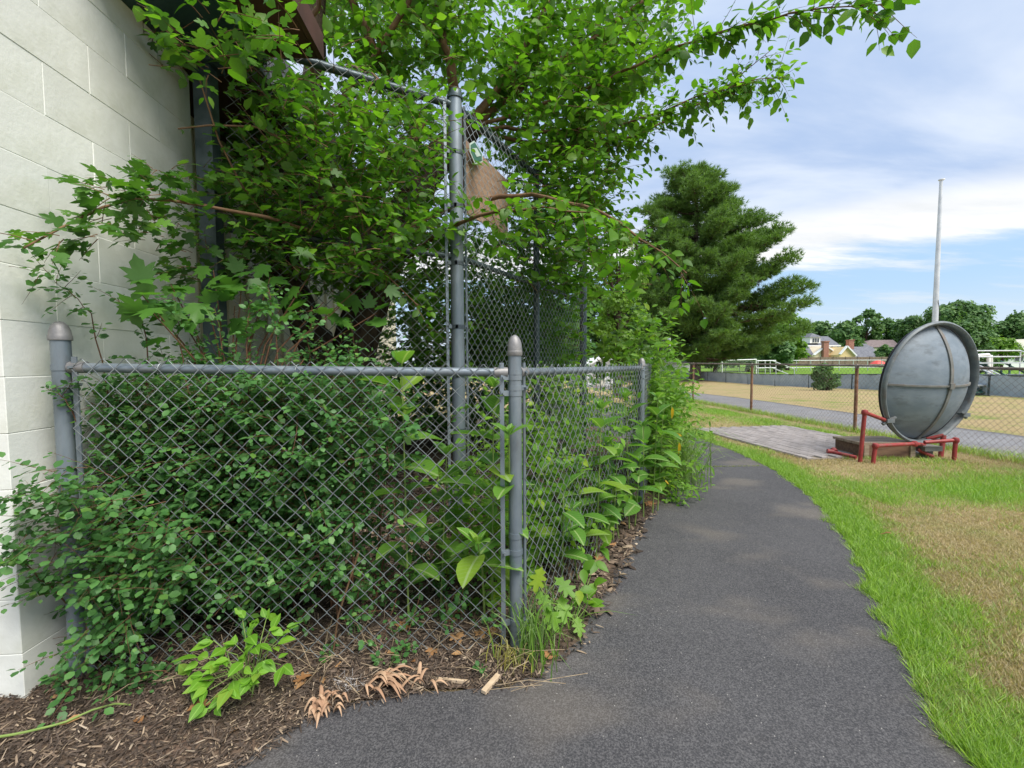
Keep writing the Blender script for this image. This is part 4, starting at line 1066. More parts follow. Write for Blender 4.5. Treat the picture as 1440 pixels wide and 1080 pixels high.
def broadleaf(name, label, px, dep, ytop, wpx, ylow, mat, n, lumps=14, size=.5, group=None, skew=0, open_=0):
    b = gpt(px, dep); zt = P(px, ytop, dep)[2]; zl = P(px, ylow, dep)[2]; W2 = wpx/F*dep/2
    t = thing(name, tuple(map(float, b)), label, 'tree', group)
    H = zt-zl; cs = []; rs = []
    for i in range(lumps):
        f = (i+.5)/lumps; prof = math.sin(math.pi*(.12+.80*f))**.6
        a = i*2.4+rng.uniform(0,.8); rad = W2*prof*rng.uniform(.35,.85)*(1 if i < lumps-2 else .3)
        r = W2*rng.uniform(.26,.42)*(1-open_*.35); z = zl+H*f*.92
        z = min(z, zt-r*.72)
        cs.append((b[0]+rad*math.cos(a)+skew*W2*f, b[1]+rad*math.sin(a)*.8, z)); rs.append(r)
    m = MB().tube([(b[0],b[1],b[2]-.2),(b[0]+.05*W2,b[1],b[2]+(zl-b[2])*.6+.3*H*.3),(b[0]+skew*W2*.4,b[1],zl+H*.55)], [W2*.09+.08,W2*.07+.06,W2*.03+.03], 8)
    m.build('trunk', M_bark, t, True)
    m = MB()
    for c in cs: 
        s0 = np.array([b[0]+.03*W2,b[1],min(zl+H*.1, c[2]-.2)]); m.tube([s0, (s0+np.array(c))/2+np.array([0,0,.1*H]), c], [W2*.035+.03,W2*.02+.02,.01], 5, False)
    m.build('limb', M_bark, t, True)
    link('crown', cloud_mesh(leaf_cloud(cs, rs, n, size)), mat, t, kind='stuff')
    return t
far = 'trees behind the houses'
broadleaf('oak_tree', 'broad dark tree behind the two-storey yellow house', 1150, 118, 452, 56, 497, M_dtree, 3600, 14, 1.0, far)
broadleaf('oak_tree', 'dense dark tree between the two yellow houses', 1186, 112, 452, 44, 500, M_dtree, 3600, 14, 1.0, far)
broadleaf('tall_tree', 'tall open-crowned tree rising over the cottage chimney', 1214, 122, 435, 50, 478, M_mtree, 2600, 13, .95, far, .15, 1)
broadleaf('oak_tree', 'rounded tree above the grey hipped roof', 1243, 130, 448, 46, 492, M_mtree, 3400, 14, 1.0, far)
broadleaf('oak_tree', 'dark tree just left of the pale metal pole', 1280, 118, 442, 54, 500, M_dtree, 4200, 14, 1.0, far)
broadleaf('oak_tree', 'large spreading tree behind the pale metal pole', 1345, 108, 424, 100, 497, M_dtree, 8500, 22, 1.0, far)
broadleaf('oak_tree', 'leafy tree behind the pale gabled house', 1428, 112, 440, 66, 492, M_mtree, 5000, 16, 1.0, far)
broadleaf('oak_tree', 'tall tree over the white building roof', 1470, 100, 436, 60, 495, M_dtree, 3200, 14, 1.0, far)
broadleaf('round_shrub', 'clipped green shrub in front of the grey hipped roof', 1243, 86, 486, 26, 509, M_mtree, 1800, 10, .55)
broadleaf('shrub_tree', 'bright bushy shrub growing right behind the grey dish', 1374, 40, 466, 42, 520, M_mtree, 3000, 12, .35)
broadleaf('young_tree', 'small reddish green tree in front of the white building', 1405, 62, 476, 52, 500, M_ytree, 1500, 10, .5)
broadleaf('yellow_tree', 'yellow-green tree at the right edge of the pine', 1106, 64, 440, 56, 506, M_ytree, 4200, 16, .55)
for i, (x, d, y, wpx, lb) in enumerate(((1005,58,470,60,'dark bushy tree behind the pine trunk, right side'),(1050,60,462,60,'dark bushy tree behind the goal frame'),(1090,58,468,56,'dark bushy tree behind the stair railing'),(940,60,452,70,'dark tree behind the black box post'),(885,52,398,90,'dark tree rising behind the yellow-green sapling'),(835,48,400,90,'dark tree seen past the tall fence end post'),(780,40,420,100,'dark tree seen through the tall fence mesh'),(700,40,430,90,'dark tree behind the plywood board'))):
    broadleaf('background_tree', lb, x, d, y, wpx, 512, M_dtree, 5200, 16, .55, 'dark trees behind the pine')
broadleaf('yellow_sapling', 'light yellow-green young tree between the tall fence and the pine', 868, 15, 300, 95, 505, M_ytree, 5200, 18, .16)
broadleaf('field_bush', 'dark green bush growing through the windscreen fence', 1160, 19.5, 511, 40, 545, M_mtree, 2600, 12, .13)
# bright shoots over the field bush

# ------------------------------------------------------------------ PINE
pb = G(977,535); PD = float(pb[1])
pine = thing('pine_tree', tuple(map(float, pb)), 'large full pine tree with plume branches beside the field fence', 'tree')
ztop = P(975,231,PD)[2]; k_ = PD/F
m = MB(); tr = [(pb[0],PD,pb[2]-.3),(pb[0]+.02,PD,pb[2]+.5),(pb[0]+.1,PD,pb[2]+4),(pb[0]-.1,PD,pb[2]+9),(pb[0]-.05,PD,ztop-.8)]
m.tube(tr, [.62,.44,.38,.24,.05], 12); m.build('trunk', M_pinebark, pine, True)
# silhouette half-widths (left, right) in px at given photo y
prof = np.array([(232,8,10),(255,55,30),(285,78,58),(300,82,62),(320,92,100),(345,88,140),(375,95,125),(400,100,155),(430,80,158),(455,85,165),(480,75,160),(500,60,120),(512,45,70)], float)
br = MB(); tufts = []; dtufts = []
nb = 140
for i in range(nb):
    f = (i+.5)/nb; ypx = 240+(508-240)*f**.9; az = i*2.399+rng.uniform(-.4,.4)
    lw = np.interp(ypx, prof[:,0], prof[:,1]); rw = np.interp(ypx, prof[:,0], prof[:,2])
    ca, sa = math.cos(az), math.sin(az); side = rw if ca > 0 else lw; mean = (lw+rw)/2
    Lr = max(.5, math.hypot(side*ca, mean*.9*sa)*k_*rng.uniform(.60,.96))
    z0 = P(975, ypx, PD)[2]; rise = rng.uniform(-.05,.16)+.55*max(0,.25-f)
    s0 = np.array([pb[0], PD, z0-Lr*rise*.8]); d = np.array([ca, sa, 0]); k = 8; pts = []
    for j in range(k+1):
        t = j/k; pts.append(s0+d*Lr*t+np.array([0,0,Lr*(rise*t+.10*t*t-.07*math.sin(t*3.1))])+rng.normal(0,.07,3)*t)
    br.tube(pts, [max(.02,.025+.014*Lr*(1-j/k)) for j in range(k+1)], 5, False)
    pts = np.array(pts); dead = (395 < ypx < 455 and ca > .5 and sa < .25 and i % 3 == 0)
    npad = int(3+Lr*1.5)
    for q in range(npad):
        t = .28+.72*((q+rng.random())/npad)**.8; t = min(t, .999); a = int(t*k); p = pts[a]+(pts[a+1]-pts[a])*(t*k-a)
        off = np.array([-d[1],d[0],0])*rng.normal(0,.30)*min(Lr,4)*.5*(1.15-t); p2 = p+off+d*abs(off).sum()*.35+np.array([0,0,rng.uniform(.0,.3)])
        br.tube([p,(p+p2)/2+np.array([0,0,-.03]),p2], [.025,.016,.008], 3, False)
        rp = rng.uniform(.48,.92)*(.75+.1*min(Lr,4)); n_ = int(34*rp*rp+14)
        v = rng.normal(0,1,(n_,3)); v /= np.linalg.norm(v,axis=1,keepdims=True); v *= (rng.random(n_)**.45)[:,None]
        e = p2+v*np.array([rp,rp,rp*.42]); dirs = v*np.array([.9,.9,.3])+d*.35+np.array([0,0,.55])+rng.normal(0,.2,(n_,3))
        (dtufts if dead and .3 < t < .75 and q % 2 else tufts).extend(zip(e, dirs))
br.build('limb', M_pinebark, pine, True, kind='stuff', angle=None)
def tuft_mesh(tl, L, nbld, wdt):
    pos = np.array([t[0] for t in tl]); dr = np.array([t[1] for t in tl]); dr /= np.linalg.norm(dr, axis=1, keepdims=True); n = len(pos)
    P0 = np.repeat(pos, nbld, 0); D = np.repeat(dr, nbld, 0)+rng.normal(0,.62,(n*nbld,3)); D /= np.linalg.norm(D, axis=1, keepdims=True)
    X = np.cross(D, rng.normal(0,1,D.shape)); X /= np.linalg.norm(X, axis=1, keepdims=True); ln = L*rng.uniform(.7,1.25,(n*nbld,1))
    V = np.stack([P0-X*wdt*.5, P0+X*wdt*.5, P0+D*ln], 1).reshape(-1,3)
    return tri_mesh('needles', V, np.arange(len(V)).reshape(-1,3))
link('needles', tuft_mesh(tufts, .34, 12, .045), M_pine, pine, kind='stuff')
if dtufts: link('dead_needles', tuft_mesh(dtufts, .3, 9, .03), M_pined, pine, kind='stuff', label='brown dead needles')
print('pine tufts', len(tufts), len(dtufts), 'depth', PD)

# ================================================================== NEAR PLANTS
def zwall(px): return 1.627/max((720-px)/600-.067, .05)
def polyline(pts, jit=.0, n=5):
    p = np.array([P(*q) for q in pts]); p = resample(p, max(n, len(pts)*3)); 
    for _ in range(2): p[1:-1] = (p[:-2]+2*p[1:-1]+p[2:])/4
    return p+rng.normal(0, jit, p.shape)
# ---- mulberry tree
mt = thing('mulberry_tree', tuple(map(float, (*P(470,600,3.7)[:2], 0))), 'overgrown leafy mulberry tree with leaning dark trunks behind the tall fence', 'tree')
mu = Plant()
tb = P(470,600,3.7)
def limb(pts, r0, r1, name='limb', mat=M_bark, n=14):
    p = polyline(pts, .008, n); k = len(p)
    MB().tube(p, [r0+(r1-r0)*(i/(k-1)) for i in range(k)], 9).build(name, mat, mt, True); return p
base = (float(tb[0]), float(tb[1]))
def px_of(x, y, z): q = project(np.array([[x,y,z]]))[0]; return (q[0], q[1], y)
t1 = limb([px_of(base[0],base[1],-.1),(468,560,3.7),(455,500,3.7),(420,440,3.65),(395,360,3.6),(420,240,3.6),(440,120,3.6),(450,-60,3.6)], .17, .07, 'trunk')
t2 = limb([px_of(base[0]+.05,base[1],-.1),(478,560,3.72),(490,500,3.75),(520,420,3.8),(560,320,3.85),(600,240,3.9),(660,180,4.0)], .20, .12, 'trunk')
limbs = []
for pts, r0, r1 in [
    ([(650,190,4.0),(690,140,4.0),(740,70,4.1),(800,-60,4.2)], .05, .02),
    ([(655,185,4.0),(720,130,4.2),(830,60,4.4),(960,-40,4.5)], .045, .015),
    ([(660,182,4.0),(760,150,4.0),(860,110,3.7),(960,60,3.3),(1080,25,2.9),(1190,8,2.6),(1245,8,2.5)], .022, .003),
    ([(665,180,4.0),(780,185,4.1),(880,175,4.0),(970,140,3.9),(1040,115,3.8),(1098,112,3.7)], .024, .003),
    ([(665,185,4.0),(770,210,4.2),(870,200,4.2),(960,160,4.1),(1040,110,4.0),(1085,70,3.9)], .024, .003),
    ([(640,200,3.95),(640,120,3.9),(620,40,3.8),(600,-60,3.7)], .06, .03),
    ([(600,240,3.9),(570,150,3.7),(520,60,3.5),(480,-40,3.3)], .06, .03),
    ([(430,200,3.6),(500,120,3.5),(540,60,3.4),(600,-40,3.3)], .04, .02),
    ([(560,320,3.85),(640,290,3.6),(740,270,3.4),(820,290,3.1),(900,330,2.9),(965,385,2.8)], .035, .005),
    ([(520,400,3.8),(600,340,3.3),(670,300,2.9),(740,290,2.8),(830,300,2.7)], .03, .005),
    ([(400,340,3.6),(450,330,2.9),(400,312,2.25),(300,290,2.05),(190,270,1.85),(110,300,1.62),(30,352,1.46)], .022, .004),
    ([(395,360,3.6),(400,330,2.7),(330,250,2.2),(285,190,2.15),(280,110,2.1)], .014, .004),
    ([(420,250,3.6),(430,220,2.7),(390,190,2.3),(330,170,2.15),(250,180,2.1)], .016, .004),
    ([(430,220,3.6),(380,110,2.6),(320,70,2.3),(220,60,2.05)], .016, .004),
    ([(440,300,3.6),(520,280,3.0),(560,230,2.7),(600,170,2.6)], .02, .005),
    ([(440,330,3.6),(500,350,3.0),(560,400,2.7),(590,430,2.65)], .018, .004),
    ([(440,120,3.6),(430,40,3.2),(470,-40,2.9)], .03, .015),
    ([(450,100,3.6),(500,90,3.0),(545,120,2.7)], .02, .005)]:
    limbs.append(limb(pts, r0*.85, r1*.85, 'limb', M_twig))
def fringe(pl, n, tm, size, L=(.18,.42), nl=(5,9), t0=.25, mix=None, down=.15):
    k = len(pl)-1
    for i in range(n):
        t = rng.uniform(t0,1.0); f = min(t*k, k-1e-6); a = int(f); p = pl[a]+(pl[a+1]-pl[a])*(f-a); dv = pl[a+1]-pl[a]; dv /= np.linalg.norm(dv)
        d = dv*rng.uniform(.4,1.1)+rng.normal(0,.55,3)+np.array([0,0,-down]); 
        mu.twig(p, d, rng.uniform(*L), int(rng.integers(*nl)), tm, size, .0028, .25, mix=mix)
for i, n in ((0,70),(1,80),(5,70),(6,60),(7,50)): fringe(limbs[i], n, 'ovate', .10)
for i in (2,): fringe(limbs[i], 90, 'ovate', .10, (.10,.32), (4,8), .3); mu.along(limbs[i][-14:], 34, 'ovate', .10)
for i in (3,4): fringe(limbs[i], 80, 'ovate', .092, (.12,.42), (5,10), .25); mu.along(limbs[i][-12:], 34, 'ovate', .085)
fringe(limbs[8], 26, 'ovate', .088, t0=.4); fringe(limbs[9], 24, 'ovate', .085, t0=.3)
mu.along(limbs[8][-10:], 16, 'ovate', .10); mu.along(limbs[9][-10:], 12, 'ovate', .10)
VM, VS = 1.55, 1.2
def volume(poly, d0, d1, n, tm, size, L=(.2,.45), nl=(6,10), mix=None, updir=.1, droop=.3):
    for (x, y) in sample_poly(poly, int(n*VM)):
        p = P(x, y, rng.uniform(d0, d1)); mu.twig(p, rdir(updir), rng.uniform(*L), int(rng.integers(*nl)), tm, size*VS, .0026, droop, mix=mix)
volume([(650,-60),(930,-60),(980,20),(930,110),(890,180),(865,270),(835,330),(760,320),(720,250),(655,150)], 3.6, 6.4, 560, 'ovate', .085)
volume([(700,60),(900,60),(880,180),(860,260),(800,300),(740,260),(720,180)], 3.4, 5.4, 220, 'ovate', .085)
volume([(430,-60),(660,-60),(650,130),(560,120),(430,60)], 3.3, 5.6, 290, 'ovate', .085)
volume([(330,150),(620,150),(630,330),(600,430),(480,430),(330,400)], 3.0, 3.6, 300, 'ovate', .075, mix=('mullob',.25))
volume([(370,120),(480,130),(600,180),(620,300),(560,390),(420,390),(340,330)], 2.25, 2.8, 230, 'ovate', .06, (.15,.3), mix=('mullob',.25))
volume([(720,290),(860,270),(850,420),(820,400),(720,420)], 3.6, 5.0, 150, 'ovate', .08)
volume([(650,330),(820,330),(820,520),(650,520)], 4.6, 6.6, 330, 'ovate', .085)
volume([(560,330),(650,310),(650,520),(575,520)], 3.5, 5.2, 150, 'ovate', .07)
volume([(690,250),(780,250),(860,300),(800,390),(690,360)], 2.75, 3.2, 12, 'ovate', .085, (.15,.3), (4,7))
volume([(820,300),(900,310),(960,370),(900,420),(850,420)], 2.7, 3.1, 14, 'ovate', .10, (.12,.22), (3,6))
volume([(230,20),(330,10),(450,10),(440,110),(330,120),(250,90)], 1.72, 1.98, 22, 'ovate', .065, (.10,.2), (4,7), mix=('mullob',.4))
volume([(430,40),(640,60),(630,200),(480,200)], 2.5, 3.0, 14, 'ovate', .07, (.15,.3), (4,8))
volume([(190,20),(330,60),(430,90),(400,160),(300,110),(200,100)], 2.05, 2.5, 34, 'ovate', .075, (.12,.25), (4,7), mix=('mullob',.3))
# lobed foliage along the white wall
for (x, y) in sample_poly([(120,300),(170,235),(300,235),(420,250),(420,330),(330,400),(230,400),(200,330),(60,350),(40,335)], 150):
    dmax = min(zwall(x)-.10, 2.5); p = P(x, y, dmax-abs(rng.normal(0,.13))); d = np.array([rng.normal(-.3,.5), rng.normal(-.35,.3), rng.normal(.05,.3)])
    mu.twig(p, d, rng.uniform(.06,.15), int(rng.integers(3,6)), 'mullob', .076, .002, .3, upb=1.1)
for i in (10,): mu.along(limbs[i][14:], 30, 'mullob', .072)
mu.along(limbs[11][-8:], 9, 'ovate', .085, upb=.3); mu.along(limbs[12][-9:], 14, 'mullob', .07); mu.along(limbs[13][-9:], 16, 'mullob', .075)
for i in (14,15,17): fringe(limbs[i], 18, 'ovate', .06, (.1,.25), (5,8))
# drop leaves that would sit inside the wall
for tm in list(mu.L):
    keepL = []
    for l in mu.L[tm]:
        q = l[0][:2]-WC; s_ = float(np.dot(q, wd)); o_ = float(np.dot(q, wn))
        if s_ > -.12 and o_ < .05 and s_ < SL+.15: continue
        if s_ >= SL and o_ < rec+.07: continue
        if l[0][2] > 2.86 and o_ < .82 and s_ < 1.05: continue
        if o_ < rec+.1 and s_ > .9: continue
        keepL.append(l)
    mu.L[tm] = keepL
mu.build(mt, {'ovate': M_mul, 'mullob': M_muld}, 300, M_twig, 'twigs')
print('mulberry leaves', {k: len(v) for k, v in mu.L.items()})

# ---- thicket behind the tall fence
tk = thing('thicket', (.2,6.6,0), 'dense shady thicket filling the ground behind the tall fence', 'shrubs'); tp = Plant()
for i in range(1500):
    yv = rng.uniform(5.6,7.6); xv = rng.uniform(-2.0,.17*yv-.12); zv = rng.uniform(.05,2.4)
    tp.twig((xv,yv,zv), rdir(.2)+np.array([0,-.4,0]), rng.uniform(.25,.5), int(rng.integers(6,10)), 'ovate', .12, .003, .25)
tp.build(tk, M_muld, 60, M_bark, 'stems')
# ---- maple sapling between the wall and the low fence
mp = thing('maple_sapling', tuple(map(float, (*P(330,700,2.15)[:2], 0))), 'young maple with bright broad lobed leaves beside the white wall', 'sapling')
ml = Plant(); mb = P(330,700,2.15)
for tx, ty, td in ((200,415,1.75),(240,400,1.9),(215,440,1.72),(420,410,2.25),(455,425,2.3),(400,425,2.3),(480,430,2.35),(530,440,2.4),(340,400,2.1),(370,430,2.2),(290,420,2.0),(250,440,1.9),(440,380,2.3),(510,400,2.4),(330,430,2.1),(300,380,2.1),(380,390,2.2)):
    tip = P(tx, ty, td); mid = (tip+np.array([mb[0],mb[1],.9]))/2+np.array([0,0,.08])
    ml.stem.tube([(mb[0],mb[1],.0),(mb[0]+rng.normal(0,.03),mb[1],.7),mid,tip], [.008,.006,.004,.002], 5, False)
    for k in range(4):
        d = rng.normal(0,.7,3)+np.array([0,-.45,-.25]); ml.leaf('maple', tip+rng.normal(0,.045,3), d, np.array([0,-.45,1])+rng.normal(0,.2,3), rng.uniform(.08,.13))
ml.build(mp, M_maple, 300, M_redtwig, 'stem')

# ---- small-leaved shrub behind and through the low fence
sh_ = thing('honeysuckle_shrub', (-1.2,2.0,0), 'dense small-leaved shrub spilling through the low fence beside the white wall', 'shrub')
shp = Plant()
bases = [np.array([rng.uniform(-1.62,-.62), rng.uniform(1.85,2.3), 0.02]) for _ in range(24)]
for b in bases:
    tip = b+np.array([rng.normal(-.05,.25), rng.normal(-.12,.16), rng.uniform(.7,1.22)]); tip[1] = max(tip[1], 1.76)
    mid = (b+tip)/2+np.array([0,.04,.12]); pl_ = resample(np.array([b, mid, tip]), 8)
    shp.stem.tube(pl_, [.006-.0006*i for i in range(8)], 4, False)
    shp.along(pl_, 16, 'round', .032, True, start=.35)
def shtwigs(n, xr, yr, zr, dens=lambda x, z: 1, sz=.034, dirv=(0,-.35,.25), nl=(6,9)):
    c = 0
    while c < n:
        x, y, z = rng.uniform(*xr), rng.uniform(*yr), rng.uniform(*zr)
        if rng.random() > dens(x, z): continue
        wx_ = WC[0]+wd[0]/wd[1]*(y-WC[1])+.08
        if y > WC[1]-.05 and x < wx_: continue
        c += 1
        d = np.array(dirv)+rng.normal(0,.55,3); d[2] = max(d[2], -.4)
        shp.twig((x,y,z), d, rng.uniform(.10,.24), int(rng.integers(*nl)), 'round', sz*rng.uniform(.8,1.2), .0018, .15, True, upb=1.0)
def dens(x, z):
    lim = -.60-.28*(1-z/1.2)      # thins out towards the corner post and the ground
    v = 1/(1+math.exp((x-lim)*14)); 
    if z < .30: v *= .35+.65*(x < -1.35)
    return v
shtwigs(1250, (-1.82,-.25), (1.78,2.3), (.12,1.20), dens)
shtwigs(700, (-1.85,-.45), (1.70,1.86), (.2,1.12), dens)
c_ = 0
while c_ < 620:                              # leafy face pressed against the back of the front mesh
    u = rng.uniform(.03,.72); z = rng.uniform(.30,1.16); q = Lpost+(Cpost-Lpost)*u
    if rng.random() > dens(q[0], z): continue
    c_ += 1; d = np.array([0,-.15,.5])+rng.normal(0,.5,3); d[1] = max(d[1], -.3)
    shp.twig((q[0], q[1]+rng.uniform(.05,.20), z), d, rng.uniform(.08,.18), int(rng.integers(5,8)), 'round', .031*rng.uniform(.75,1.2), .0014, .1, True, upb=.75)
shtwigs(70, (-.75,-.1), (1.80,2.2), (.03,.28), lambda x,z: .7, .028)
for (x, y) in sample_poly([(5,690),(110,650),(210,690),(290,740),(270,830),(200,880),(150,960),(90,960),(110,850),(20,790)], 200):
    p = P(x, y, rng.uniform(1.44,1.66)); 
    if p[2] < .03: continue
    shp.twig(p, np.array([rng.normal(-.2,.5),rng.normal(-.4,.2),rng.normal(.0,.3)]), rng.uniform(.08,.2), int(rng.integers(5,8)), 'round', .034, .0014, .2, True, upb=1.0)
for (x, y) in sample_poly([(60,900),(200,900),(260,960),(200,1000),(90,1000)], 46):
    p = P(x, y, rng.uniform(1.5,1.64)); p[2] = max(p[2], .05)
    shp.twig(p, np.array([rng.normal(0,.5),rng.normal(-.3,.2),rng.normal(.1,.3)]), rng.uniform(.06,.14), int(rng.integers(4,7)), 'round', .03, .0018, .2, True)
for pts, sz in [([(150,640,1.80),(155,560,1.80),(145,495,1.78),(125,440,1.74),(100,410,1.68),(60,385,1.60),(15,375,1.52)],.032), ([(120,690,1.62),(112,600,1.60),(95,560,1.58),(65,545,1.55)],.026), ([(265,560,1.9),(255,490,1.9),(250,440,1.88),(243,415,1.86)],.034),
        ([(320,560,1.9),(310,470,1.95),(300,430,1.95)],.034),([(395,560,1.95),(390,470,1.95),(378,405,1.95)],.034), ([(440,560,1.95),(432,480,1.95),(440,430,1.95)],.034), ([(500,560,2.0),(490,490,2.0)],.034), ([(205,560,1.85),(210,490,1.85),(200,450,1.82),(165,420,1.76)],.03), ([(350,560,1.9),(345,480,1.9),(352,425,1.9)],.034), ([(465,560,1.95),(470,490,1.95)],.034), ([(285,560,1.9),(280,480,1.95),(268,425,1.95)],.034), ([(100,860,1.60),(60,815,1.50),(10,770,1.42)],.034), ([(90,700,1.56),(50,695,1.48),(5,700,1.40)],.028)]:
    pl_ = polyline(pts, .004, 10); shp.stem.tube(pl_, [.003-.0002*i for i in range(len(pl_))], 4, False)
    shp.along(pl_, 22, 'round', sz, True, start=.2, upb=.9)
    for q in pl_[3:-1]: 
        if rng.random() < .55: shp.twig(q, rng.normal(0,.6,3)+np.array([0,-.2,.5]), rng.uniform(.06,.13), 5, 'round', sz, .0014, .1, True)
for tm in list(shp.L): 
    shp.L[tm] = [l for l in shp.L[tm] if not ((np.dot(l[0][:2]-WC, wd) > -.04) and (np.dot(l[0][:2]-WC, wn) < .035))]
shp.build(sh_, M_shrub, 300, M_redtwig, 'stems')
print('shrub leaves', {k: len(v) for k, v in shp.L.items()})

# ---- milkweed stalks
def milkweed(base, top, nn, size, label, rosette=True, tone=M_milk, lean=(0,0,0), grp=None):
    t = thing('milkweed', tuple(map(float, (base[0],base[1],0))), label, 'plant', grp)
    pl_ = np.array([base, (np.array(base)+np.array(top))/2+np.array(lean), top]); pl_ = resample(pl_, 8)
    MB().tube(pl_, [.0055-.0004*i for i in range(8)], 6, False).build('stem', M_gstem, t, True)
    p = Plant(); k = len(pl_)-1; a0 = rng.uniform(0,3.1)
    for i in range(nn):
        f = .15+.85*(i+1)/nn; q = pl_[min(int(f*k),k-1)]+(pl_[min(int(f*k),k-1)+1]-pl_[min(int(f*k),k-1)])*(f*k-min(int(f*k),k-1))
        for s in (0, math.pi):
            a = a0+i*1.57+s+rng.normal(0,.25); h = np.array([math.cos(a), math.sin(a), 0]); topf = f > .8
            d = h+np.array([0,0,(.9 if topf else .25)+rng.normal(0,.18)]); up = np.array([0,0,1])-h*.3+rng.normal(0,.15,3)
            p.leaf('milk', q+h*.006, d, up, size*1.3*rng.uniform(.8,1.1)*(.75 if f > .95 else 1)*(0.8+.4*math.sin(f*2.6)))
    if rosette:
        for s in range(3): 
            a = a0+s*2.1; h = np.array([math.cos(a),math.sin(a),0]); p.leaf('milk', pl_[-1], h*.5+np.array([0,0,1]), np.array([0,0,1])-h, size*.5)
    p.build(t, tone, 300, minpx=0); return t
milkweed(P(575,880,1.88)*[1,1,0]+[0,0,.02], P(565,512,1.88), 9, .145, 'tall broad-leaved milkweed rising above the low fence rail')
milkweed(P(692,870,1.90)*[1,1,0]+[0,0,.02], P(694,545,1.90), 8, .14, 'milkweed with broad leaves just inside the corner post')
milkweed(P(620,880,2.05)*[1,1,0]+[0,0,.02], P(628,640,2.0), 6, .13, 'shorter milkweed between the tall milkweed and the corner post')
milkweed(P(682,860,1.90)*[1,1,0]+[0,0,.02], P(672,765,1.66), 3, .12, 'short milkweed with a leaf whorl poking through the front mesh', lean=(0,.06,.05))
milkweed(P(716,760,1.90)*[1,1,0]+[0,0,.02], P(716,612,1.67), 2, .11, 'slim milkweed whose leaves hug the corner post', True, lean=(0,.07,.03))
for (bx_, by_, bd, tx, ty, td, nn, sz, lb) in (
    (790,830,2.20,793,660,2.18,5,.10,'milkweed leaning out of the side mesh nearest the corner post'),
    (838,790,2.58,846,575,2.56,7,.125,'tall milkweed standing in front of the side mesh'),
    (822,800,2.42,812,665,2.36,4,.11,'half-height milkweed in front of the side mesh'),
    (862,760,2.86,868,640,2.80,5,.12,'milkweed with pale veined leaves at the middle of the side mesh'),
    (885,735,3.05,880,560,3.05,7,.13,'leafy milkweed reaching the side fence top'),
    (905,715,3.25,905,600,3.20,5,.13,'milkweed by the end post of the low fence'),
    (925,705,3.45,932,590,3.40,5,.13,'milkweed with wide arching leaves past the end post'),
    (850,770,2.70,838,690,2.60,4,.12,'low milkweed pushing through the middle of the side mesh'),
    (812,815,2.32,800,720,2.24,4,.10,'low leafy milkweed spilling over the path edge near the corner post'),
    (893,725,3.12,900,650,3.02,4,.13,'low milkweed spilling over the path edge near the end post'),
    (870,745,2.9,850,600,2.75,6,.12,'milkweed arching out of the upper side mesh'),
    (918,700,3.4,925,560,3.35,6,.13,'upright milkweed just past the end post'),
    (760,850,2.25,757,640,2.30,6,.10,'milkweed behind the side mesh close to the corner post'),
    (800,800,2.8,800,600,2.85,6,.11,'milkweed behind the middle of the side mesh')):
    b_ = P(bx_,by_,bd); milkweed((b_[0],b_[1],.02), P(tx,ty,td), nn, sz, lb)
# ---- leafy weeds massed behind the side mesh
lw_ = thing('weed_patch', (.35,2.9,0), 'mass of leafy green weeds growing behind the side mesh', 'weeds')
wp = Plant()
sdv = dirn(Cpost, Epost); snv = np.array([-sdv[1], sdv[0]])
for i in range(520):
    u = rng.uniform(.15,1.95); o_ = rng.uniform(.06,.75); q = Cpost+sdv*u+snv*o_; z = rng.uniform(.05,1.12)*(.55+.45*u/1.9 if u < 1 else 1)
    wp.twig((q[0],q[1],z), rdir(.3)+np.array([.4,-.4,0]), rng.uniform(.12,.28), int(rng.integers(5,8)), 'ash' if i % 3 else 'ovate', .07, .0022, .2)
wp.build(lw_, M_weed, 260, M_gstem, 'stems')
# ---- wild clump past the fence end
wc = thing('weed_clump', (1.62,4.4,0), 'tall tangle of weeds and lance-shaped leaves at the fence end', 'weeds')
w2_ = Plant()
for i in range(760):
    f = rng.random(); bx_, by_ = 1.28+.62*f+rng.normal(0,.14), 3.75+1.75*f+rng.normal(0,.18)
    z = rng.uniform(.04,1.12)*(1-.35*abs(rng.normal(0,.4)))
    if bx_-(1.28+.62*f) > .22: z *= .5
    w2_.twig((bx_,by_,z), rdir(.55)+np.array([.25,-.3,0]), rng.uniform(.15,.34), int(rng.integers(5,9)), 'lance' if i % 3 else 'ash', .085 if i % 3 else .075, .0022, .25)
for i in range(40):
    bx_, by_ = 1.26+.2*rng.random(), 3.68+.35*rng.random()
    w2_.twig((bx_,by_,rng.uniform(.02,.25)), np.array([.5,-.5,.2])+rng.normal(0,.3,3), .2, 7, 'ash', .05, .002, .3)
for i in range(190):
    px_ = rng.uniform(872,962); d_ = rng.uniform(3.9,4.9); top = 455+abs(px_-915)*.9
    w2_.twig(P(px_, rng.uniform(top,600), d_), rdir(.7)+np.array([.1,-.3,0]), rng.uniform(.15,.3), int(rng.integers(5,8)), 'ash' if i % 2 else 'lance', .10, .0022, .2)
w2_.build(wc, M_weed, 280, M_gstem, 'stems')
for k, (x, y, d_, dr) in enumerate(((945,572,3.6,(.12,0,-1)),(944,610,3.6,(1,0,-.15)),(955,622,3.62,(.1,0,-1)),(935,675,3.6,(.3,-.2,-.3)))):
    pos = P(x,y,d_); M = orient(pos[None], np.array([dr],float), np.array([[.2,-1,.3]]), np.array([.11 if k < 3 else .05]))[0]
    key = ('lance','yel')
    if key not in TMESH: TMESH[key] = tri_mesh('leaf', *TM['lance'], smooth=True); TMESH[key].materials.append(M_yel)
    link('leaf', TMESH[key], None, wc, label='yellowed leaf', M=Matrix(M.tolist()))
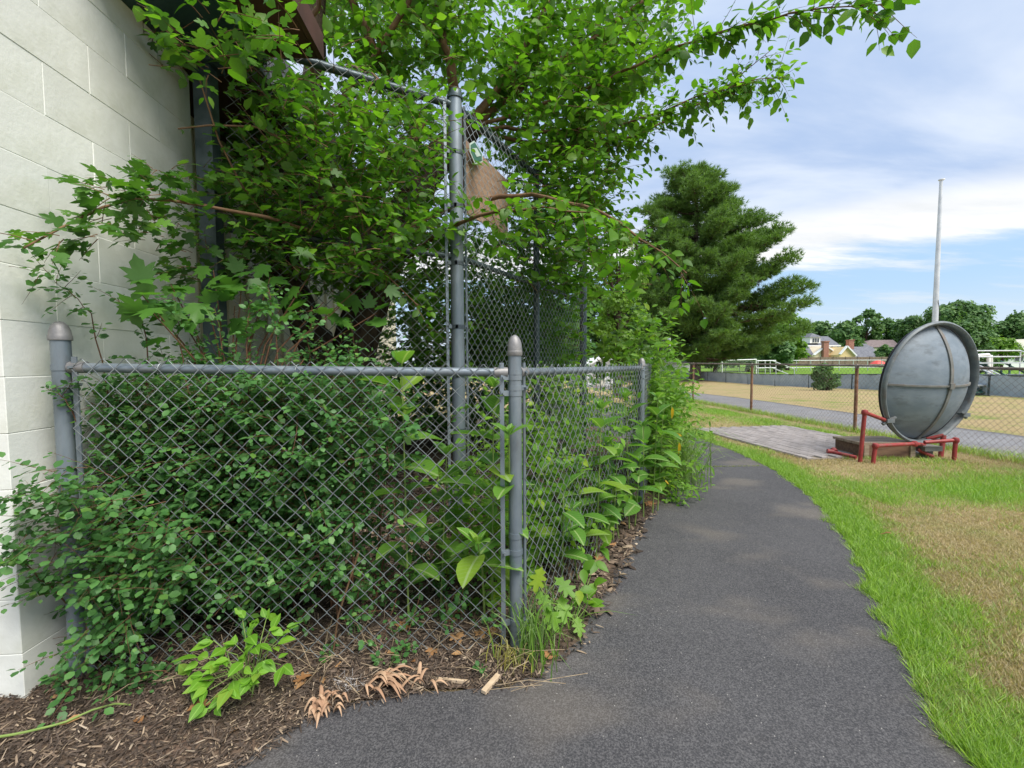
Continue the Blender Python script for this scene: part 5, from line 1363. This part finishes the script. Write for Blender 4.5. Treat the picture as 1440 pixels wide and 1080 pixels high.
# ---- bright shoots above the far end of the fence
for j, (bx_, by_, bd, pts, lb) in enumerate(((1.15,4.35,0,[(862,520,4.3),(868,470,4.3),(880,430,4.3)],'bright green shoot behind the low fence nearest the tall end post'),(1.35,4.6,0,[(895,520,4.5),(900,470,4.5),(893,445,4.5)],'bright green shoot with stacked leaves behind the low fence end'),(1.5,4.7,0,[(915,520,4.6),(930,480,4.6),(940,452,4.6)],'tall bright shoot beside the black box post'),(1.2,4.5,0,[(845,520,4.4),(850,490,4.4),(845,470,4.4)],'short bright shoot in front of the white shed'),(1.45,4.9,0,[(905,530,4.8),(918,500,4.8),(925,475,4.8)],'bright shoot between taller shoots over the low fence end'))):
    pl_ = polyline(pts, .004, 8); b0 = (pl_[0][0],pl_[0][1],.02)
    t = thing('leafy_shoot', b0, lb, 'plant', None); s_ = Plant()
    pl2 = np.r_[[np.array(b0)], pl_]; s_.stem.tube(pl2, [.006]+[.005-.0003*i for i in range(len(pl_))], 5, False)
    s_.along(pl_, 16, 'ovate', .105, True, .9, .5, start=0)
    for q in pl_[2:-2:2]: s_.twig(q, rdir(.5), .22, 6, 'ovate', .09, .002, .2)
    s_.along(resample(pl2[:2], 5), 14, 'ash', .1, True)
    s_.build(t, M_ytree, 300, M_gstem, 'stem', minpx=0)

# ---- lime seedling in front of the mesh
sb_ = G(352,985); sd_ = thing('box_elder_seedling', (float(sb_[0]),float(sb_[1]),bedz(sb_[0],sb_[1])), 'lime green seedling with trifoliate leaves in front of the mesh', 'seedling')
se = Plant(); z0 = bedz(sb_[0], sb_[1])
for (x, y, dd) in ((300,955,1.44),(285,925,1.46),(275,965,1.42),(330,905,1.52),(355,880,1.56),(375,868,1.58),(390,905,1.54),(375,930,1.48),(395,935,1.5),(340,940,1.42),(320,930,1.44),(360,905,1.5),(305,985,1.38),(290,990,1.36),(350,955,1.42),(340,865,1.57),(300,900,1.52),(270,940,1.46),(400,890,1.56),(325,970,1.38),(310,940,1.45),(345,920,1.47),(365,945,1.44),(285,950,1.43),(330,955,1.41),(380,885,1.55),(350,895,1.52),(315,915,1.49),(295,970,1.40)):
    tip = P(x, y, dd); tip[2] = max(tip[2], z0+.03); b0 = np.array([sb_[0]+rng.normal(0,.015), sb_[1]+rng.normal(0,.015), z0-.01])
    mid = (tip+b0)/2+np.array([0,.01,.05]); se.stem.tube([b0, mid, tip], [.0028,.002,.0014], 5, False)
    dv = tip-mid; dv /= np.linalg.norm(dv)
    for a, sc_ in ((0,1.0),(1.0,.85),(-1.0,.85)):
        R = np.array(Matrix.Rotation(a+rng.normal(0,.15), 3, 'Z')); d = R @ (dv*[1,1,.3]+np.array([0,-.2,-.15])+rng.normal(0,.3,3)); se.leaf('ash', tip+rng.normal(0,.008,3), d, np.array([0,-.4,1])+rng.normal(0,.38,3), (.062*sc_)*rng.uniform(.6,1.25))
se.build(sd_, M_lime, 300, M_gstem, 'stem', minpx=0)
# ---- oak seedling at the corner
ob_ = G(775,905); oz = .02; os_ = thing('oak_seedling', (float(ob_[0]),float(ob_[1]),0), 'oak seedling with deeply lobed leaves at the corner post', 'seedling'); op = Plant()
for (x, y, dd, s_) in ((762,795,1.85,.12),(780,810,1.84,.12),(752,830,1.82,.11),(790,835,1.83,.12),(765,850,1.80,.12),(800,850,1.85,.10),(812,865,1.88,.09),(745,800,1.86,.1)):
    tip = P(x,y,dd); b0 = np.array([ob_[0],ob_[1]+.03,oz]); op.stem.tube([b0,(b0+tip)/2+np.array([0,0,.05]),tip], [.003,.0025,.0015], 5, False)
    op.leaf('oak', tip, np.array([rng.normal(.15,.4),-.5,-.45]), np.array([0,-.6,.8])+rng.normal(0,.2,3), s_)
for (x,y,dd) in ((820,800,2.0),(835,820,2.02),(828,850,1.95),(815,830,1.95),(838,790,2.05),(845,770,2.15)): 
    tip = P(x,y,dd); op.stem.tube([np.array([ob_[0]+.1,ob_[1]+.08,oz]), tip], [.003,.0015], 4, False)
    for k in range(4): op.leaf('ash', tip, rng.normal(0,.6,3)+np.array([.3,-.5,-.2]), np.array([0,-.5,1])+rng.normal(0,.2,3), .075)
op.build(os_, M_weed, 300, M_gstem, 'stem', minpx=0)

# ================================================================== GRASS AND LITTER
def blades(P0, H, lean, wdt, col, segs=2):
    """P0 (N,3), H (N,), lean (N,2) horizontal tip offset, col (N,3)"""
    n = len(P0); a = rng.uniform(0,2*math.pi,n); X = np.c_[np.cos(a),np.sin(a),np.zeros(n)]*wdt[:,None]*.5
    L3 = np.c_[lean, np.zeros(n)]
    if segs == 1:
        V = np.stack([P0-X, P0+X, P0+L3+np.c_[np.zeros((n,2)),H]], 1); T = np.array([(0,1,2)])
    else:
        m1 = P0+L3*.3+np.c_[np.zeros((n,2)),H*.62]; V = np.stack([P0-X, P0+X, m1+X*.8, m1-X*.8, P0+L3+np.c_[np.zeros((n,2)),H]], 1); T = np.array([(0,1,2),(0,2,3),(3,2,4)])
    k = V.shape[1]; return V.reshape(-1,3), (T[None]+(np.arange(n)*k)[:,None,None]).reshape(-1,3), np.repeat(col, k, 0)
def lawn(n, region, hf, colf, w_, segs, name, label):
    x, y = region(n); 
    ok = ~in_poly(x, y, path_poly) | (nearest_dist(x, y, Rp) < .012+.05*np.clip(np.sin(y*9+2*np.sin(y*4.1))*np.sin(y*23),0,1))
    ok &= ~(in_poly(x, y, np.r_[[pA-ax*.0], [pA+ax*Lb], [pA+ax*Lb+ay*Wp], [pA+ay*Wp]]))
    x, y = x[ok], y[ok]; P0 = np.c_[x, y, gz(x,y)-.004]; g = greenness(x, y)
    patch = .5+.25*np.sin(x*3.1+2*np.sin(y*2.3))+.25*np.sin(y*3.7+1.6*np.sin(x*2.9)); fine = np.sin(x*11+3*np.sin(y*7.3))*np.sin(y*9.1+2.5*np.sin(x*6.7)); gg = g+(patch-.5)*.55+fine*.16+rng.normal(0,.16,len(x))
    H, C_ = hf(gg), colf(gg); lean = rng.normal(0,1,(len(x),2))*(H*.55)[:,None]
    V, T, Cc = blades(P0, H, lean, w_*rng.uniform(.7,1.3,len(x)), C_, segs)
    o_ = link(name, tri_mesh(name, V, T, False, Cc), M_blade, kind='stuff'); tag(o_, label, 'grass')
def colf(g):
    t = np.clip((g-.38)/.3, 0, 1)[:,None]; n = len(g); r = rng.random((n,1))
    dry = np.array([.46,.37,.19])*(.65+.6*r); grn = np.array([.16,.33,.018])*(1-r)+np.array([.34,.52,.05])*r
    return dry*(1-t)+grn*t
def hf(g): return (.022+.030*np.clip((g-.35)/.4,0,1))*rng.uniform(.6,1.35,len(g))
def reg_verge(n):
    i = rng.integers(0, len(Rp)-1, n); sel = (Rp[i,1] > .9) & (Rp[i,1] < 7.5); i = i[sel]; n = len(i)
    o_ = np.abs(rng.normal(0,.26,n)); t = rng.random(n); p = Rp[i]*(1-t)[:,None]+Rp[i+1]*t[:,None]
    return p[:,0]+o_+rng.normal(0,.025,n)-.01, p[:,1]+rng.normal(0,.03,n)
lawn(150000, reg_verge, lambda g: hf(g+.12)*.62, lambda g: colf(g+.12), .0042, 2, 'verge_grass', 'bright green grass along the asphalt edge')
def reg_near(n):
    y = 1.0+5.0*rng.random(n)**1.5; x = 1.4+rng.random(n)*(y*1.28+.3-1.4+.2); return x, y
lawn(230000, reg_near, hf, colf, .0045, 1, 'lawn_grass', 'short dry lawn grass around the dish')
def reg_mid(n): y = 5+9*rng.random(n); x = 2+rng.random(n)*(3.9-.05*y+.0); return x, y
lawn(70000, reg_mid, lambda g: hf(g)*1.2, colf, .010, 1, 'lawn_grass', 'sparse grass around the patio and fence')
# grass against the boundary fence
def reg_f(n): t = rng.uniform(-5,9,n); o_ = rng.normal(0,.09,n); p = fA+fdir*t[:,None]+fnor*o_[:,None]; return p[:,0], p[:,1]
lawn(9000, reg_f, lambda g: rng.uniform(.04,.13,len(g)), lambda g: colf(g*0+.62+rng.normal(0,.12,len(g))), .006, 2, 'fence_foot_grass', 'long grass at the foot of the rusty fence')
# tufts
def tuft(name, label, c, n, rad, h, spread, w_, cols=((.08,.19,.02),(.20,.34,.05))):
    a = rng.normal(0,rad,(n,2)); P0 = np.c_[c[0]+a[:,0], c[1]+a[:,1], np.full(n, c[2])]; H = h*rng.uniform(.45,1.1,n); lean = rng.normal(0,1,(n,2))*spread; r = rng.random((n,1))
    col = np.array(cols[0])*(1-r)+np.array(cols[1])*r
    # arched 5-segment blades
    ang = rng.uniform(0,6.28,n); X = np.c_[np.cos(ang),np.sin(ang),np.zeros(n)]*w_*.5; L3 = np.c_[lean,np.zeros(n)]; rows = []
    for s_ in (0,.25,.5,.75): rows.append(P0+L3*s_**1.6+np.c_[np.zeros((n,2)),H*(math.sin(s_*2.1)/.93)][:,:3])
    tip = P0+L3*1.05+np.c_[np.zeros((n,2)),H*.86]; V = []
    for r_, s_ in zip(rows, (1,.95,.8,.55)): V += [r_-X*s_, r_+X*s_]
    V.append(tip); V = np.stack(V,1); T = []
    for i in range(3): T += [(2*i,2*i+1,2*i+3),(2*i,2*i+3,2*i+2)]
    T.append((6,7,8)); T = np.array(T); k = 9
    o_ = link(name, tri_mesh(name, V.reshape(-1,3), (T[None]+(np.arange(n)*k)[:,None,None]).reshape(-1,3), False, np.repeat(col,k,0)), M_blade); tag(o_, label, 'grass', kind='stuff')
tuft('grass_tuft', 'long green grass tuft at the foot of the corner post', (.085,1.70,.015), 70, .045, .26, .10, .006)
tuft('grass_tuft', 'yellowing short grass beside the corner post foot', (-.02,1.67,.015), 50, .04, .10, .05, .004, ((.3,.32,.05),(.45,.38,.1)))
tuft('grass_tuft', 'grass blades arching over the asphalt edge by the oak seedling', (.24,1.90,.015), 26, .04, .20, .13, .006)
tuft('tall_grass', 'tall arching grass in the weed clump at the fence end', (1.60,4.2,.02), 300, .14, .55, .28, .007, ((.10,.20,.03),(.26,.38,.08)))

# mulch chips and dead leaf litter
def litter(n, region, L, wdt, name, label, mat, zf, tm=None):
    x, y = region(n); ok = in_poly(x, y, bed_poly) & (~in_poly(x, y, path_poly) | (nearest_dist(x,y,Lp) < .05)); x, y = x[ok], y[ok]; n = len(x)
    d_ = nearest_dist(x, y, Lp); l = np.clip(d_/.3,0,1); z = .016+l*(.05*bednoise(x,y)+.015)
    a = rng.uniform(0,6.28,n); ln = L*rng.uniform(.4,1.4,n); wv = wdt*rng.uniform(.5,1.6,n)
    d = np.c_[np.cos(a),np.sin(a),rng.normal(0,.22,n)]; up = np.c_[rng.normal(0,.35,(n,2)),np.ones(n)]
    M = orient(np.c_[x,y,z+rng.uniform(0,.012,n)], d, up, np.ones(n))
    v = np.array([(-.5,0,0),(.5,.1,0),(.35,1,.0),(-.3,.9,0),(0,.5,.35)]); t = np.array([(0,1,4),(1,2,4),(2,3,4),(3,0,4)])
    S_ = np.stack([wv, ln, wv], 1); W_ = np.einsum('nij,nkj->nki', M[:,:3,:3], v[None]*S_[:,None,:])+M[:,None,:3,3]
    o_ = link(name, tri_mesh(name, W_.reshape(-1,3), (t[None]+(np.arange(n)*5)[:,None,None]).reshape(-1,3)), mat, kind='stuff'); tag(o_, label, 'litter')
reg_bed = lambda n: (rng.uniform(-2.4,.1,n), 1.0+rng.random(n)*1.2)
litter(42000, reg_bed, .030, .0042, 'mulch', 'dark shredded bark mulch in front of the mesh', M_chip, 0)
litter(9000, lambda n: (rng.uniform(-.8,1.2,n), rng.uniform(1.6,3.8,n)), .035, .008, 'mulch', 'leaf crumbs and bark along the side mesh foot', M_chip, 0)
litter(5000, lambda n: (rng.uniform(-2.0,1.0,n), rng.uniform(2.0,5,n)), .06, .022, 'leaf_litter', 'dry leaf litter under the tree behind the fence', M_chip, 0)
# dry twigs tangled at the mesh foot
m = MB()
for i in range(120):
    x, y = rng.uniform(-1.6,.0), rng.uniform(1.5,1.9); z = bedz(x,y); a = rng.uniform(0,6.28); L = rng.uniform(.08,.3); e = np.array([math.cos(a)*L, math.sin(a)*L*.6, rng.uniform(0,.10)])
    p = np.array([x,y,z+.01]); m.tube([p, p+e*.5+np.array([0,0,rng.uniform(0,.03)]), p+e], .0013, 3, False)
tag(m.build('dry_twigs', M_straw, kind='stuff'), 'thin dry twigs tangled along the foot of the front mesh', 'twigs')
# individual dead leaves
def dead_leaf(px, py, s, lb, tm='maple', z=None, mat=M_dead, yaw=None, group=None):
    p = G(px, py); zz = bedz(p[0],p[1]) if not in_poly(np.array([p[0]]),np.array([p[1]]),path_poly)[0] else .016
    key = ('dead'+tm, mat.name)
    if key not in TMESH:
        v, t = TM[tm]; v = v.copy(); v[:,2] = .35*np.abs(v[:,0])+.25*np.sin(v[:,1]*5)*.4+.3*(v[:,1]-.4)**2; TMESH[key] = tri_mesh('dead_leaf', v, t, True); TMESH[key].materials.append(mat)
    a = yaw if yaw is not None else rng.uniform(0,6.28)
    o_ = bpy.data.objects.new('dead_leaf', TMESH[key]); C.objects.link(o_)
    o_.matrix_basis = Matrix.Translation((p[0],p[1],zz+.006)) @ Matrix.Rotation(a,4,'Z') @ Matrix.Rotation(rng.normal(0,.2),4,'X') @ Matrix.Diagonal((s,s,s,1)); tag(o_, lb, 'leaf', group)
GL = 'dead leaves lying along the mesh foot'
for (x,y,s,tm) in ((575,905,.075,'maple'),(640,912,.07,'maple'),(672,905,.06,'maple'),(700,900,.08,'ash'),(610,930,.05,'maple'),(655,880,.07,'oak'),(690,862,.06,'ash'),(628,893,.06,'maple'),(585,945,.05,'ash'),(540,940,.05,'oak'),(650,935,.05,'ash')):
    dead_leaf(x,y,s,{'maple':'broad brown dead leaf','oak':'lobed brown oak leaf','ash':'narrow brown dead leaf'}[tm]+' curled at the foot of the front mesh',tm,group=GL+', '+tm)
for (x,y,s,tm) in ((440,965,.07,'oak'),(470,955,.06,'ash'),(415,985,.06,'ash'),(455,975,.05,'oak'),(120,1030,.06,'ash'),(70,1000,.06,'oak'),(300,1010,.05,'ash'),(200,1045,.05,'ash'),(335,1040,.04,'ash')):
    dead_leaf(x,y,s,{'oak':'dry tan lobed leaf','ash':'dry tan narrow leaf'}[tm]+' lying on the dark mulch',tm,group='tan leaves on the mulch, '+tm)
dead_leaf(262,1030,.075,'tan lobed oak leaf on the mulch below the lime seedling','oak',yaw=-1.2)
for (x,y,s) in ((908,712,.10),(860,775,.07),(770,935,.06),(842,795,.06),(880,745,.06)): dead_leaf(x,y,s,'orange-brown dead leaf at the foot of the side mesh','maple',mat=M_orange,group='dead leaves along the side mesh')
dead_leaf(1254,762,.07,'small dry leaf on the lawn beside the green verge','ash')
# dried fronds
def frond(px, py, n, L, lb, yaw, fan=.5, name='dried_frond'):
    p = G(px, py); zz = .016; t = thing(name, (float(p[0]),float(p[1]),zz), lb, 'dead plant')
    for i in range(n):
        a = yaw+rng.normal(0,fan); l = L*rng.uniform(.5,1.1); s0 = np.array([p[0]+rng.normal(0,.03),p[1]+rng.normal(0,.02),zz+rng.uniform(.0,.03)]); d = np.array([math.cos(a),math.sin(a),0]); sv = np.array([-d[1],d[0],0])
        V = []; cv = rng.normal(0,.5)
        for k in range(6):
            f = k/5; wv = .0075*(1-f)**.7+.001; q = s0+d*l*f+sv*l*cv*.5*f*f+np.array([0,0,.03*math.sin(f*3)+.002]); tw = rng.normal(0,.2)+.6
            V += [q-sv*wv-np.array([0,0,wv*.3]), q+np.array([0,0,wv*.5]), q+sv*wv-np.array([0,0,wv*.3])]
        Fc = [(k*3+j,k*3+j+1,k*3+j+4,k*3+j+3) for k in range(5) for j in range(2)]
        MB().add(V,Fc).build('strip', M_orange, t, True, angle=None)
frond(535,970,34,.10,'pile of orange dried curled fronds on the asphalt edge',-.25,.55)
frond(600,972,5,.07,'small forked dried frond beside the orange pile',-1.2,1.2)
frond(455,1008,22,.06,'crumpled brown dried leaves on the asphalt below the mesh',.6,1.6)
# wood splinters
for (x0,y0,x1,y1,w_,lb) in ((680,983,701,960,.02,'pale split wood sliver lying at the asphalt edge'),(613,964,660,970,.009,'thin pale splinter beside the mulch edge'),(478,938,468,800,.006,'bare reddish twig leaning against the front mesh')):
    a, b = G(x0,y0), G(x1,y1)
    if y1 == 800: a = P(468,938,1.70); b = P(505,775,1.70); a[2] = max(a[2],.03); o_ = MB().tube([a,(a*.6+b*.4)+np.array([-.02,0,0]),b], .004, 5).build('leaning_twig', M_twig)
    else: o_ = MB().bar((a[0],a[1],.026),(b[0],b[1],.030), w_, .012).build('wood_splinter', M_splint)
    tag(o_, lb, 'twig' if y1 == 800 else 'wood')
# pale runner stem on the mulch
pts = [G(-30,1072),G(30,1062),G(90,1045),G(135,1022),G(165,1015),G(185,1018)]; pts = [(p[0],p[1],bedz(p[0],p[1])+.03-.004*i) for i,p in enumerate(pts)]
tag(MB().tube(resample(np.array(pts),14), [.0042-.0001*i for i in range(14)], 7).build('green_runner', M_gstem, None, True), 'pale green plant runner curving over the mulch', 'stem')
# seed fluff
fb = G(490,975); m = MB()
for i in range(90):
    p = np.array([fb[0]+rng.normal(0,.03),fb[1]+rng.normal(0,.018),.03+rng.uniform(0,.02)]); m.tube([p,p+rng.normal(0,.012,3)], .00025, 3, False)
tag(m.build('seed_fluff', M_fluff), 'small wisp of white seed fluff on the mulch edge', 'fluff', kind='stuff')
# small ground weeds inside and under the mesh
gw = thing('ground_weeds', (-.55,1.7,0), 'low small-leaved weeds sprouting under the front mesh', 'weeds'); gp_ = Plant()
for (x, y) in ((450,935),(465,945),(540,945),(560,950),(575,935),(680,950),(545,955),(590,900),(620,890),(520,930),(500,915),(555,915)):
    p = G(x,y); gp_.twig((p[0],p[1],bedz(p[0],p[1])), rdir(.8), rng.uniform(.05,.1), 6, 'round', .028, .0015, .1, True)
gp_.build(gw, M_shrub, 300, M_gstem, 'stem', minpx=0)
# weedy joint across the path
ja, jb = G(957,659), G(1068,657)
n = 260; t_ = rng.random(n); pj = ja[None]*(1-t_)[:,None]+jb[None]*t_[:,None]; r = rng.random((n,1)); col = np.array([.14,.22,.03])*(1-r)+np.array([.3,.33,.08])*r
V, T, Cc = blades(np.c_[pj[:,:2]+rng.normal(0,.006,(n,2)), np.full(n,.012)], rng.uniform(.008,.025,n), rng.normal(0,.012,(n,2)), np.full(n,.006), col, 1)
o_ = link('joint_grass', tri_mesh('joint_grass', V, T, False, Cc), M_blade, kind='stuff'); tag(o_, 'thin line of grass in the joint across the path', 'grass')
for o_ in bpy.data.objects:
    if '_loc' in o_: del o_['_loc']
